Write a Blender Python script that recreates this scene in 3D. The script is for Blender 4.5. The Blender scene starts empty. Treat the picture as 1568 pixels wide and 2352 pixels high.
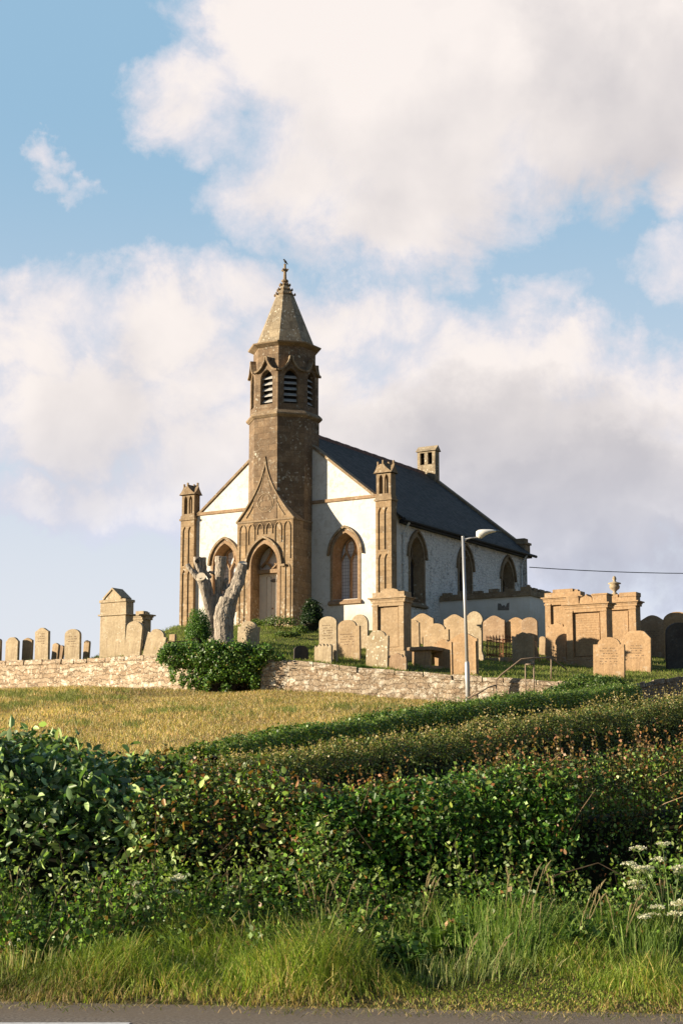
import bpy, bmesh, math, random
import numpy as np
from mathutils import Vector, Matrix, geometry
from math import sin, cos, pi, radians as R, sqrt, atan2, hypot
random.seed(7); rng = np.random.default_rng(11)
SC = bpy.context.scene; COL = SC.collection

# ------------------------------------------------------------------ camera
FPX, HOR = 3650.0, 610.0            # focal length and horizon offset, in 1568x2352 units
PITCH = math.atan(HOR / FPX)
cd = bpy.data.cameras.new('camera'); cam = bpy.data.objects.new('camera', cd); COL.objects.link(cam)
cam.location = (0, 0, 1.6); cam.rotation_euler = (pi / 2 + PITCH, 0, 0)
cd.sensor_fit = 'VERTICAL'; cd.sensor_height = 36; cd.lens = 36 * FPX / 2352
cd.clip_end = 5000; cd.clip_start = .1
SC.camera = cam
SC.view_settings.view_transform = 'Standard'; SC.view_settings.look = 'None'
SC.view_settings.exposure = 1.18; SC.view_settings.gamma = 1

def ray(x, y):
    a, b = (x - 784) / FPX, (1176 - y) / FPX
    return Vector((a, cos(PITCH) - b * sin(PITCH), sin(PITCH) + b * cos(PITCH)))
def at(x, y, Y):                     # photo position + distance -> point in the world
    r = ray(x, y); r = r * (Y / r.y); return Vector((r.x, Y, r.z + 1.6))

# ------------------------------------------------------------------ sun + sky
SUN_AZ, SUN_EL = R(78.5), R(12.5)    # azimuth measured from -Y towards -X
sdir = Vector((-sin(SUN_AZ) * cos(SUN_EL), -cos(SUN_AZ) * cos(SUN_EL), sin(SUN_EL)))
sl = bpy.data.lights.new('sun', 'SUN'); sl.energy = 5.0; sl.angle = R(.5); sl.color = (1, .855, .655)
so = bpy.data.objects.new('sun', sl); COL.objects.link(so); so.location = (-30, -10, 30)
so.rotation_euler = (-sdir).to_track_quat('-Z', 'Y').to_euler()

W = bpy.data.worlds.new('World'); SC.world = W; W.use_nodes = True
nt = W.node_tree; nt.nodes.clear()
class NT:
    """small node helper"""
    def __init__(s, nt): s.nt = nt
    def n(s, t, ins=None, **kw):
        o = s.nt.nodes.new(t)
        for k, v in kw.items(): setattr(o, k, v)
        if ins:
            for k, v in ins.items():
                if isinstance(v, bpy.types.NodeSocket): s.nt.links.new(v, o.inputs[k])
                else: o.inputs[k].default_value = v
        return o
    def m(s, op, a, b=0.0, c=None, clamp=False):
        i = {0: a, 1: b}
        if c is not None: i[2] = c
        return s.n('ShaderNodeMath', i, operation=op, use_clamp=clamp).outputs[0]
    def v(s, op, a, b=(0, 0, 0), out=0):
        return s.n('ShaderNodeVectorMath', {0: a, 1: b}, operation=op).outputs[out]
    def mr(s, x, a, b, c=0.0, d=1.0, smooth=True):
        return s.n('ShaderNodeMapRange', {0: x, 1: a, 2: b, 3: c, 4: d}, interpolation_type='SMOOTHSTEP' if smooth else 'LINEAR').outputs[0]
    def noise(s, vec, scale, detail=4, rough=.55, dist=0.0, out=0):
        return s.n('ShaderNodeTexNoise', {'Vector': vec, 'Scale': scale, 'Detail': detail, 'Roughness': rough, 'Distortion': dist}).outputs[out]
    def mix(s, f, a, b, bt='MIX'):
        o = s.nt.nodes.new('ShaderNodeMix'); o.data_type = 'RGBA'; o.blend_type = bt; o.clamp_factor = True
        for k, v in ((0, f), (6, a), (7, b)):
            if isinstance(v, bpy.types.NodeSocket): s.nt.links.new(v, o.inputs[k])
            else:
                if k and len(v) == 3: v = (*v, 1)
                o.inputs[k].default_value = v
        return o.outputs[2]
w = NT(nt)
STR = .1; EXF = 2 ** 1.18      # sky colours below are as they should appear; the exposure is divided out
sky = w.n('ShaderNodeTexSky', sky_type='NISHITA', sun_disc=False, sun_elevation=SUN_EL,
          sun_rotation=math.atan2(sdir.x, sdir.y), altitude=50, air_density=1.0, dust_density=.6, ozone_density=1.5)
tc = w.n('ShaderNodeTexCoord').outputs['Generated']
sx = w.n('ShaderNodeSeparateXYZ', {0: tc})
az = w.m('ARCTAN2', sx.outputs[0], sx.outputs[1]); el = w.m('ARCSINE', sx.outputs[2])
ae = w.n('ShaderNodeCombineXYZ', {0: az, 1: el}).outputs[0]
warp = w.v('SCALE', w.v('SUBTRACT', w.noise(tc, 13, 9, .62, 0, 1), (.5, .5, .5)))
warp.node.inputs['Scale'].default_value = .11
aew = w.v('ADD', ae, warp)
def px_ae(x, y):
    r = ray(x, y).normalized(); return (math.atan2(r.x, r.y), math.asin(r.z), 0)
def blobs(L, vec):
    acc = None
    for (x, y, rx, ry, hgt) in L:
        d = w.v('SUBTRACT', vec, px_ae(x, y))
        d = w.v('MULTIPLY', d, (FPX / rx, FPX / ry, 0))
        q = w.v('DOT_PRODUCT', d, d, 1)
        q = w.m('MULTIPLY_ADD', q, -hgt, hgt)
        acc = q if acc is None else w.m('SMOOTH_MAX', acc, q, .25)
    return acc
CL = [(960, 130, 540, 420, 1.9), (1350, 120, 450, 350, 1.9), (680, 410, 210, 160, 1.2), (930, 490, 320, 140, 1.1), (450, 230, 130, 110, .8),
      (610, 110, 190, 210, 1.5), (1560, 440, 110, 120, .9), (1545, 640, 80, 50, .4), (1250, 420, 210, 90, .6), (88, 342, 36, 30, .28), (138, 395, 34, 18, .18),
      (60, 730, 200, 100, .9), (360, 740, 240, 145, 1.4), (120, 930, 260, 150, 1.3), (480, 1040, 180, 110, .8), (110, 1150, 120, 55, .8),
      (330, 1140, 180, 90, .85), (560, 690, 170, 90, .8), (420, 900, 200, 110, .8),
      (820, 740, 200, 100, 1), (1040, 830, 260, 130, 1), (1290, 850, 170, 100, 1), (1200, 695, 90, 35, .3), (1530, 910, 170, 130, 1.2),
      (1000, 1060, 450, 280, 1.9), (1400, 1120, 400, 240, 1.9), (1300, 1330, 400, 80, .7), (700, 900, 200, 160, .9), (1500, 840, 60, 40, .6)]
dn = w.noise(tc, 12, 12, .66, .4)
M = blobs(CL, aew)
# broken cloud in the part of the sky the photograph does not show
elsew = w.mr(w.noise(tc, 2.2, 6, .55), .60, .74, -.9, .5)
front = w.mr(w.m('ABSOLUTE', az), .26, .5); topz = w.mr(el, .52, .7)
M = w.m('MAXIMUM', M, w.m('ADD', w.m('MULTIPLY', elsew, w.m('MAXIMUM', front, topz)), w.m('MULTIPLY', w.m('SUBTRACT', w.m('MAXIMUM', front, topz), 1), 2)))
dens = w.m('ADD', M, w.m('MULTIPLY', w.m('SUBTRACT', dn, .5), 3.2))
cover = w.mr(dens, -.62, .72)
cover = w.m('POWER', cover, .75)
# relief of the cloud: the side turned to the sun is brighter
off = w.v('ADD', tc, (-.022, 0, .012))
rel = w.m('SUBTRACT', w.noise(tc, 9, 5, .5, .2), w.noise(off, 9, 5, .5, .2))
GR = [(1480, 250, 330, 300, .6), (950, 400, 330, 170, .2), (1300, 60, 120, 120, .3), (300, 1000, 330, 120, .1), (1120, 980, 420, 140, .7), (1350, 1130, 420, 190, 1.1),
      (900, 1180, 330, 170, .8), (1500, 1280, 300, 120, 1.2), (1540, 960, 80, 60, .3)]
G = blobs(GR, aew)
g = w.m('ADD', w.m('MULTIPLY', w.mr(G, -.35, 1.0), .95), w.m('MULTIPLY', rel, 1.5), clamp=True)
thin = w.mr(dens, .1, 1.1)
cream = (.97 / STR, .895 / STR, .855 / STR); lil = (.61 / STR, .58 / STR, .60 / STR)
pale = (.78 / STR, .76 / STR, .82 / STR)
cc = w.mix(thin, pale, cream); cc = w.mix(g, cc, lil)
lowgrey = w.mix(w.mr(el, .10, .22), (.42 / STR, .45 / STR, .52 / STR), (1 / STR, 1 / STR, 1 / STR))
cc = w.mix(1.0, cc, w.mix(w.mr(el, .09, .24), (.84, .93, 1.08), (1, 1, 1)), 'MULTIPLY')
skyc = w.mix(1.0, sky.outputs[0], (1.0, 1.0, 1.0), 'MULTIPLY')
hz = w.mr(el, .06, .42)
blue = w.mix(hz, (.80 / STR, .83 / STR, .90 / STR), (.33 / STR, .54 / STR, .735 / STR))
blue = w.mix(w.mr(el, .5, 1.2), blue, (.10 / STR, .22 / STR, .42 / STR)); blue = w.mix(w.mr(w.m('ABSOLUTE', az), .5, 1.3), blue, w.mix(1.0, blue, (.42, .46, .52), 'MULTIPLY'))  # unseen sky to the sides and behind dimmed to weaken the fill
skyc = w.mix(.92, skyc, blue)
full = w.mix(cover, skyc, cc)
below = w.mr(sx.outputs[2], -.02, .0)
full = w.mix(below, (.8, .9, .6), full)
full = w.mix(1.0, full, (1 / EXF, 1 / EXF, 1 / EXF), 'MULTIPLY')
bg = w.n('ShaderNodeBackground', {'Color': full, 'Strength': STR})
w.n('ShaderNodeOutputWorld', {0: bg.outputs[0]})
W.cycles.sampling_method = 'MANUAL'; W.cycles.sample_map_resolution = 512

# ------------------------------------------------------------------ tagging / linking
def tag(o, label=None, cat=None, group=None, kind=None):
    if label: o['label'] = label
    if cat: o['category'] = cat
    if group: o['group'] = group
    if kind: o['kind'] = kind
    return o
def empty(name, loc=(0, 0, 0), rz=0):
    o = bpy.data.objects.new(name, None); COL.objects.link(o); o.location = loc; o.rotation_euler = (0, 0, rz); return o

class MB:
    """collects simple solids and links them as one mesh object"""
    def __init__(s, M=None): s.v = []; s.f = []; s.M = M
    def add(s, vs, fs, M=None):
        k = len(s.v)
        for p in vs:
            p = Vector(p)
            if M: p = M @ p
            if s.M: p = s.M @ p
            s.v.append(p)
        s.f += [tuple(k + i for i in f) for f in fs]
    def box(s, x0, x1, y0, y1, z0, z1, M=None):
        s.add([(x0, y0, z0), (x1, y0, z0), (x1, y1, z0), (x0, y1, z0), (x0, y0, z1), (x1, y0, z1), (x1, y1, z1), (x0, y1, z1)],
              [(0, 3, 2, 1), (4, 5, 6, 7), (0, 1, 5, 4), (1, 2, 6, 5), (2, 3, 7, 6), (3, 0, 4, 7)], M)
    def slab(s, outer, holes=(), y0=0., y1=1., M=None, back=True):
        """polygon in x-z (with holes), extruded from y0 to y1"""
        loops = [list(outer)] + [list(h) for h in holes]
        tess = geometry.tessellate_polygon([[Vector((p[0], p[1], 0)) for p in l] for l in loops])
        flat = [p for l in loops for p in l]; n = len(flat)
        vs = [(p[0], y0, p[1]) for p in flat] + [(p[0], y1, p[1]) for p in flat]
        fs = [tuple(t) for t in tess]
        if back: fs += [tuple(n + i for i in reversed(t)) for t in tess]
        k = 0
        for l in loops:
            m = len(l)
            for i in range(m): a, b = k + i, k + (i + 1) % m; fs.append((a, b, b + n, a + n))
            k += m
        s.add(vs, fs, M)
    def band(s, path, wdt, y0, y1, M=None):
        """strip of width wdt following an open x-z path (centre line)"""
        L, Rr = [], []
        for i, p in enumerate(path):
            a = path[max(i - 1, 0)]; b = path[min(i + 1, len(path) - 1)]
            d = hypot(b[0] - a[0], b[1] - a[1]) or 1; nx, nz = -(b[1] - a[1]) / d, (b[0] - a[0]) / d
            L.append((p[0] + nx * wdt / 2, p[1] + nz * wdt / 2)); Rr.append((p[0] - nx * wdt / 2, p[1] - nz * wdt / 2))
        vs = []; fs = []
        for l, r in zip(L, Rr): vs += [(l[0], y0, l[1]), (r[0], y0, r[1]), (r[0], y1, r[1]), (l[0], y1, l[1])]
        for i in range(len(path) - 1):
            a = 4 * i
            for j in range(4): fs.append((a + j, a + (j + 1) % 4, a + 4 + (j + 1) % 4, a + 4 + j))
        fs += [(0, 3, 2, 1), tuple(4 * (len(path) - 1) + j for j in range(4))]
        s.add(vs, fs, M)
    def ring(s, cx, cy, prof, n=8, ph=0., M=None, cap=True):
        """lathe: prof = [(r,z)...]"""
        vs = []; fs = []
        for r, z in prof:
            for i in range(n):
                a = ph + 2 * pi * i / n; vs.append((cx + r * cos(a), cy + r * sin(a), z))
        for j in range(len(prof) - 1):
            for i in range(n): a = j * n + i; b = j * n + (i + 1) % n; fs.append((a, b, b + n, a + n))
        if cap: fs += [tuple(reversed(range(n))), tuple((len(prof) - 1) * n + i for i in range(n))]
        s.add(vs, fs, M)
    def tube(s, pts, r, n=6, M=None):
        pts = [Vector(p) for p in pts]; rs = r if isinstance(r, (list, tuple)) else [r] * len(pts)
        vs = []; fs = []; u = None
        for i, p in enumerate(pts):
            d = (pts[min(i + 1, len(pts) - 1)] - pts[max(i - 1, 0)]).normalized()
            if u is None: u = d.orthogonal().normalized()
            else: u = (u - d * u.dot(d)).normalized()
            v = d.cross(u)
            for k in range(n): a = 2 * pi * k / n; vs.append(p + (u * cos(a) + v * sin(a)) * rs[i])
        for i in range(len(pts) - 1):
            for k in range(n): a = i * n + k; b = i * n + (k + 1) % n; fs.append((a, b, b + n, a + n))
        fs += [tuple(reversed(range(n))), tuple((len(pts) - 1) * n + k for k in range(n))]
        s.add(vs, fs, M)
    def build(s, name, mat, parent=None, smooth=False, bevel=0, fixn=True):
        me = bpy.data.meshes.new(name); me.from_pydata([tuple(p) for p in s.v], [], s.f); me.materials.append(mat)
        if fixn:
            bm = bmesh.new(); bm.from_mesh(me); bmesh.ops.recalc_face_normals(bm, faces=bm.faces); bm.to_mesh(me); bm.free()
        if smooth: me.polygons.foreach_set('use_smooth', [True] * len(me.polygons))
        o = bpy.data.objects.new(name, me); COL.objects.link(o)
        if parent: o.parent = parent
        if bevel:
            b = o.modifiers.new('bevel', 'BEVEL'); b.width = bevel; b.segments = 2; b.limit_method = 'ANGLE'; b.angle_limit = R(35)
        return o

def npmesh(name, V, loops, tot, mat, parent=None, col=None, smooth=False):
    me = bpy.data.meshes.new(name); me.vertices.add(len(V)); me.vertices.foreach_set('co', V.astype(np.float32).ravel())
    me.loops.add(len(loops)); me.loops.foreach_set('vertex_index', loops.astype(np.int32))
    me.polygons.add(len(tot)); st = np.concatenate([[0], np.cumsum(tot)[:-1]]); me.polygons.foreach_set('loop_start', st.astype(np.int32))
    try: me.polygons.foreach_set('loop_total', tot.astype(np.int32))
    except Exception: pass
    me.update(calc_edges=True)
    if col is not None:
        a = me.color_attributes.new('tint', 'FLOAT_COLOR', 'POINT'); c = np.ones((len(V), 4), np.float32); c[:, :3] = col; a.data.foreach_set('color', c.ravel())
    if smooth: me.polygons.foreach_set('use_smooth', np.ones(len(tot), bool))
    me.materials.append(mat); o = bpy.data.objects.new(name, me); COL.objects.link(o)
    if parent: o.parent = parent
    return o

# ------------------------------------------------------------------ materials
MATS = {}
def newmat(name):
    m = bpy.data.materials.new(name); m.use_nodes = True; m.node_tree.nodes.clear(); MATS[name] = m
    h = NT(m.node_tree); return m, h
def out(h, col, rough=.9, bump=None, bstr=.4, bdist=.02, spec=.25, metal=0.0):
    i = {'Base Color': col, 'Roughness': rough, 'Specular IOR Level': spec, 'Metallic': metal}
    p = h.n('ShaderNodeBsdfPrincipled')
    if not isinstance(col, bpy.types.NodeSocket) and len(col) == 3: i['Base Color'] = (*col, 1)
    for k, v in i.items():
        if isinstance(v, bpy.types.NodeSocket): h.nt.links.new(v, p.inputs[k])
        else: p.inputs[k].default_value = v
    if bump is not None:
        b = h.n('ShaderNodeBump', {'Height': bump, 'Strength': bstr, 'Distance': bdist}); h.nt.links.new(b.outputs[0], p.inputs['Normal'])
    h.n('ShaderNodeOutputMaterial', {0: p.outputs[0]}); return p
def ocoord(h): return h.n('ShaderNodeTexCoord').outputs['Object']
def wallvec(h, o):           # (x+y, z) so that courses run round the building
    s = h.n('ShaderNodeSeparateXYZ', {0: o}); return h.n('ShaderNodeCombineXYZ', {0: h.m('ADD', s.outputs[0], s.outputs[1]), 1: s.outputs[2]}).outputs[0]
def spots(h, o, scale, lo, hi, dist=.0):
    v = h.v('ADD', o, h.v('SCALE', h.noise(o, 7, 3, .5, 0, 1)))
    v.node.inputs[1].links[0].from_node.inputs['Scale'].default_value = .25
    d = h.n('ShaderNodeTexVoronoi', {'Vector': v, 'Scale': scale, 'Randomness': 1.0}).outputs['Distance']
    return h.mr(d, lo, hi, 1.0, 0.0)

def stone(name, c1, c2, lich=(.62, .56, .44), lamt=.5, course=True, dark=(.10, .07, .05), lscale=5, ch=.28, cw=.62, lowspots=0.0, mortar=.75):
    m, h = newmat(name); o = ocoord(h)
    a = h.mix(h.mr(h.noise(o, 1.6, 6, .6), .3, .7), c1, c2)
    a = h.mix(h.mr(h.noise(o, 11, 7, .7), .30, .72), h.mix(1.0, a, (.80, .78, .76), 'MULTIPLY'), h.mix(1.0, a, (1.14, 1.14, 1.14), 'MULTIPLY'))
    a = h.mix(h.m('MULTIPLY', h.mr(h.noise(o, 3.1, 5, .6), .55, .75), .5), a, dark)
    stn = h.mr(h.noise(h.v('MULTIPLY', o, (5, 5, .5)), 2.2, 5, .65), .5, .78); a = h.mix(h.m('MULTIPLY', stn, .6), a, dark); blot = h.mr(h.noise(o, 4.2, 6, .7, 1.0), .56, .66, 0, .4); a = h.mix(blot, a, h.mix(1.0, lich, (.8, .8, .8), 'MULTIPLY'))
    bump = h.noise(o, 22, 6, .65)
    if course:
        wv = wallvec(h, o)
        b = h.n('ShaderNodeTexBrick', {'Vector': wv, 'Color1': (.8, .8, .8, 1), 'Color2': (1.14, 1.12, 1.08, 1), 'Mortar': (mortar, mortar * .95, mortar * .9, 1), 'Scale': 1.0, 'Mortar Size': .009,
                'Mortar Smooth': .4, 'Brick Width': cw, 'Row Height': ch, 'Bias': 0.0}, offset=.5)
        a = h.mix(1.0, a, b.outputs[0], 'MULTIPLY')
        bump = h.m('SUBTRACT', bump, h.m('MULTIPLY', b.outputs[1], 1.0))
    lm = h.m('MULTIPLY', spots(h, o, lscale, .16, .30), h.mr(h.noise(o, 1.1, 4, .6), .62 - .22 * lamt, .80 - .22 * lamt))
    a = h.mix(h.m('MULTIPLY', lm, .85), a, lich)
    fine = h.m('MULTIPLY', spots(h, o, lscale * 4.5, .1, .26), h.mr(h.noise(o, 2.3, 3, .6), .5 - .1 * lamt, .66))
    a = h.mix(h.m('MULTIPLY', fine, .6), a, lich)
    if lowspots:
        s = h.n('ShaderNodeSeparateXYZ', {0: o}); low = h.mr(h.m('ADD', s.outputs[2], h.m('MULTIPLY', h.noise(o, 1.5, 3), 1.4)), 1.0, lowspots, 1, 0)
        sp = h.m('MULTIPLY', spots(h, o, 6, .25, .42), low)
        a = h.mix(h.m('MULTIPLY', sp, .85), a, (.66, .60, .47))
    out(h, a, .92, bump, .55, .02); return m

M_BROWN = stone('brown_sandstone', (.25, .172, .095), (.34, .245, .145), lamt=.55, lowspots=2.6)
M_TOWER = stone('tower_sandstone', (.145, .10, .062), (.225, .16, .10), lich=(.55, .52, .42), lamt=.75, dark=(.09, .065, .05))
M_SPIRE = stone('spire_stone', (.23, .185, .125), (.34, .28, .19), lich=(.60, .57, .46), lamt=1.1, ch=.42, cw=.5, lscale=6)
M_TRIM = stone('trim_sandstone', (.26, .172, .10), (.33, .225, .135), lamt=.1, course=False)
M_DRES = stone('weathered_trim', (.20, .142, .085), (.29, .215, .132), lamt=.6, course=False)
GRAVES = []
for i, (c1, c2, la) in enumerate([((.30, .215, .125), (.40, .295, .18), .5), ((.33, .215, .115), (.42, .28, .155), .3), ((.31, .245, .155), (.42, .34, .225), .8), ((.25, .168, .10), (.34, .238, .15), .5)]):
    GRAVES.append(stone('headstone_stone_%s' % 'abcd'[i], c1, c2, lamt=la, course=False, lscale=9, dark=(.14, .09, .06)))
M_LICH = stone('lichen_headstone', (.30, .23, .14), (.40, .33, .22), lich=(.66, .62, .48), lamt=2.2, course=False, lscale=7)
M_DARKST = stone('shaded_headstone', (.05, .042, .04), (.08, .07, .06), lich=(.2, .2, .17), lamt=.1, course=False)  # near-black colour stands in for the shade on stones turned from the sun

def whitewash(name, flake=.5, rubble=False, k=1.0):
    m, h = newmat(name); o = ocoord(h)
    a = h.mix(h.mr(h.noise(o, 1.3, 6, .6), .3, .75), (.74 * k, .71 * k, .655 * k), (.66 * k, .63 * k, .57 * k))
    a = h.mix(h.m('MULTIPLY', h.mr(h.noise(o, 14, 6, .7), .52, .75), .35), a, (.50, .45, .37))
    fl = h.m('MULTIPLY', h.mr(h.noise(o, 4.5, 8, .72, .6), .66 - .16 * flake, .72 - .14 * flake), h.mr(h.noise(o, .55, 3, .5), .40 - .1 * flake, .62))
    a = h.mix(h.m('MULTIPLY', fl, .75 if rubble else .42), a, (.34, .28, .21) if not rubble else (.25, .24, .22))
    bump = h.noise(o, 18, 6, .7)
    if rubble:
        v = h.n('ShaderNodeTexVoronoi', {'Vector': h.v('MULTIPLY', o, (1, 1, 1.6)), 'Scale': 4.2}, feature='DISTANCE_TO_EDGE').outputs[0]
        bump = h.m('ADD', h.m('MULTIPLY', h.mr(v, 0, .12), 1.3), bump)
        a = h.mix(h.mr(v, .0, .05, .35, 0), a, (.36, .35, .32))
        st = h.mr(h.noise(h.v('MULTIPLY', o, (3, 3, .25)), 2.5, 5, .6), .52, .8)
        a = h.mix(h.m('MULTIPLY', st, .45), a, (.38, .36, .32))
    else:
        b = h.n('ShaderNodeTexBrick', {'Vector': wallvec(h, o), 'Color1': (1, 1, 1, 1), 'Color2': (.97, .97, .97, 1), 'Mortar': (.93, .92, .9, 1), 'Scale': 1.0, 'Mortar Size': .008, 'Mortar Smooth': .6, 'Brick Width': .6, 'Row Height': .3})
        a = h.mix(1.0, a, b.outputs[0], 'MULTIPLY')
        st = h.mr(h.noise(h.v('MULTIPLY', o, (3, 3, .3)), 2.5, 5, .6), .55, .85)
        a = h.mix(h.m('MULTIPLY', st, .38), a, (.46, .40, .31)); sz = h.n('ShaderNodeSeparateXYZ', {0: o}).outputs[2]
        low = h.mr(h.m('ADD', sz, h.m('MULTIPLY', h.noise(o, 3, 5, .7), 1.6)), .9, 2.2, .6, 0); a = h.mix(low, a, (.42, .37, .27))
    out(h, a, .9, bump, .5 if not rubble else .8, .025); return m
M_WHITE = whitewash('limewashed_wall', 1.0, k=.90); M_WHITE2 = whitewash('limewashed_rubble', .9, True, 1.1)

def slate():
    m, h = newmat('roof_slates'); o = ocoord(h); s = h.n('ShaderNodeSeparateXYZ', {0: o})
    v = h.n('ShaderNodeCombineXYZ', {0: s.outputs[1], 1: h.m('MULTIPLY', s.outputs[2], 1.6)}).outputs[0]
    b = h.n('ShaderNodeTexBrick', {'Vector': v, 'Color1': (.022, .020, .019, 1), 'Color2': (.078, .069, .060, 1), 'Mortar': (.004, .004, .005, 1), 'Scale': 1.0, 'Mortar Size': .022, 'Mortar Smooth': .3, 'Brick Width': .26, 'Row Height': .2})
    a = h.mix(h.m('MULTIPLY', h.mr(h.noise(o, 2.2, 6, .65), .5, .8), .5), b.outputs[0], (.075, .072, .062))
    saw = h.m('FRACT', h.m('MULTIPLY', s.outputs[2], 1.6 / .2))
    a = h.mix(h.mr(h.noise(h.v('MULTIPLY', o, (1, 14, 14)), 1.0, 3), .45, .7, 0, .5), a, (.07, .066, .06))
    out(h, a, .85, h.m('ADD', h.m('MULTIPLY', saw, -1.0), h.m('MULTIPLY', b.outputs[1], -.6)), .9, .03, .3); return m
M_SLATE = slate()

def rubblewall(name, dk=1.0):
    m, h = newmat(name); o = ocoord(h)
    wv = h.v('ADD', wallvec(h, o), h.v('SCALE', h.v('SUBTRACT', h.noise(o, 3.4, 4, .6, 0, 1), (.5, .5, .5)))); wv.node.inputs[1].links[0].from_node.inputs['Scale'].default_value = .34
    b = h.n('ShaderNodeTexBrick', {'Vector': wv, 'Color1': (.38 * dk, .285 * dk, .19 * dk, 1), 'Color2': (.50 * dk, .415 * dk, .30 * dk, 1), 'Mortar': (.32 * dk, .245 * dk, .17 * dk, 1), 'Scale': 1.0, 'Mortar Size': .012, 'Mortar Smooth': .8,
            'Brick Width': .34, 'Row Height': .155, 'Bias': -.15}, offset=.43, squash=.7, squash_frequency=3)
    a = h.mix(h.mr(h.noise(o, 9, 5, .65), .35, .7), h.mix(1.0, b.outputs[0], (.74, .70, .66), 'MULTIPLY'), b.outputs[0])
    big = h.m('MULTIPLY', spots(h, o, 4.2, .22, .46), h.mr(h.noise(o, 1.1, 5, .65), .38, .56))
    sm = h.m('MULTIPLY', spots(h, o, 11, .2, .4), h.mr(h.noise(o, 2.1, 5, .65), .38, .6))
    a = h.mix(h.m('MAXIMUM', big, sm), a, (.66 * dk, .585 * dk, .46 * dk))
    a = h.mix(h.mr(h.noise(o, 3.2, 6, .7), .6, .72, 0, .7), a, (.30 * dk, .21 * dk, .13 * dk))
    out(h, a, .95, h.m('ADD', h.m('MULTIPLY', b.outputs[1], -1.4), h.noise(o, 16, 5, .7)), .9, .04); return m
M_RUB = rubblewall('churchyard_rubble'); M_RUBD = rubblewall('shaded_rubble', .6)  # second copy darkened: the lane wall's shade is put into its colour

def plain(name, c, rough=.6, metal=0., spec=.3, var=.25, sc=12, bs=.1):
    m, h = newmat(name); o = ocoord(h); n = h.noise(o, sc, 5, .6)
    a = h.mix(h.mr(n, .3, .7), tuple(x * (1 - var) for x in c), tuple(min(x * (1 + var), 1) for x in c)); out(h, a, rough, n, bs, .01, spec, metal); return m
M_DOOR = plain('cream_door_paint', (.74, .67, .56), .55, var=.06, sc=5)
M_GLASSW = None
def leaded():
    m, h = newmat('obscured_leaded_glass'); o = ocoord(h); wv = wallvec(h, o)
    b = h.n('ShaderNodeTexBrick', {'Vector': wv, 'Color1': (.52, .48, .47, 1), 'Color2': (.60, .56, .54, 1), 'Mortar': (.13, .12, .12, 1), 'Scale': 1.0, 'Mortar Size': .009, 'Mortar Smooth': .2, 'Brick Width': .135, 'Row Height': .15}, offset=0.0)
    out(h, b.outputs[0], .35, None, spec=.4); return m
M_GLASSW = leaded()
M_GLASSD = plain('dark_window_glass', (.018, .018, .022), .3, spec=.5, var=.5, sc=4)
M_BLACK = plain('hollow_shade', (.012, .010, .009), .9)  # near-black colour painting the darkness inside hollows
M_LOUV = plain('louvre_slate', (.40, .39, .36), .8, var=.15)
M_IRON = plain('cast_iron_gutter', (.018, .018, .02), .6)
M_RUST = plain('rusty_iron', (.20, .085, .04), .85, var=.45, sc=30)
M_STEEL = plain('galvanised_steel', (.42, .42, .42), .45, .35, .5, var=.08, sc=40)
M_RAIL = plain('painted_handrail', (.22, .16, .11), .6, var=.3, sc=30)
M_LAMPW = plain('lamp_housing', (.78, .76, .70), .5, var=.04)
M_PIPE = plain('limewashed_pipe', (.55, .55, .53), .7, var=.3)
M_RIDGE = plain('clay_ridge_tile', (.16, .085, .06), .85, var=.4, sc=8)
M_LEAD = plain('pale_render', (.42, .44, .46), .8, var=.2)
M_WIRE = plain('cable', (.02, .02, .02), .6)
M_BIRD = plain('jackdaw_feathers', (.015, .015, .018), .5)
M_PAINT = plain('road_paint', (.62, .62, .6), .8, var=.2, sc=20)
M_MARK = plain('weathered_plaque', (.16, .14, .12), .9, var=.4, sc=20)

def bark():
    m, h = newmat('bare_bark'); o = ocoord(h)
    st = h.noise(h.v('MULTIPLY', o, (6, 6, .9)), 3, 6, .65, .5)
    a = h.mix(h.mr(st, .3, .7), (.15, .125, .10), (.50, .43, .34)); a = h.mix(h.mr(h.noise(o, 40, 4, .7), .45, .75, 0, .5), a, (.10, .085, .07))
    out(h, a, .95, st, .9, .05); return m
M_BARK = bark(); M_CUT = plain('sawn_wood', (.66, .56, .42), .9, var=.12, sc=9)
M_TWIG = plain('twigs', (.055, .038, .022), .95, var=.4)
M_CORE = plain('twig_shade_core', (.020, .020, .010), 1, var=.4, sc=9)  # twig mass coloured near-black to paint the shade between the leaves

def leafmat(name, trans=.3, rough=.45, spec=.4):
    m, h = newmat(name); c = h.n('ShaderNodeAttribute', attribute_name='tint').outputs['Color']
    p = h.n('ShaderNodeBsdfPrincipled', {'Base Color': c, 'Roughness': rough, 'Specular IOR Level': spec})
    t = h.n('ShaderNodeBsdfTranslucent', {'Color': h.mix(1.0, c, (1.3, 1.5, .6), 'MULTIPLY')})
    mx = h.n('ShaderNodeMixShader', {0: trans, 1: p.outputs[0], 2: t.outputs[0]}); h.n('ShaderNodeOutputMaterial', {0: mx.outputs[0]}); return m
M_LEAF = leafmat('hedge_leaves'); M_GRASS = leafmat('grass_blades', .35, .6, .25); M_PETAL = leafmat('umbel_petals', .3, .8, .1)

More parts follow.
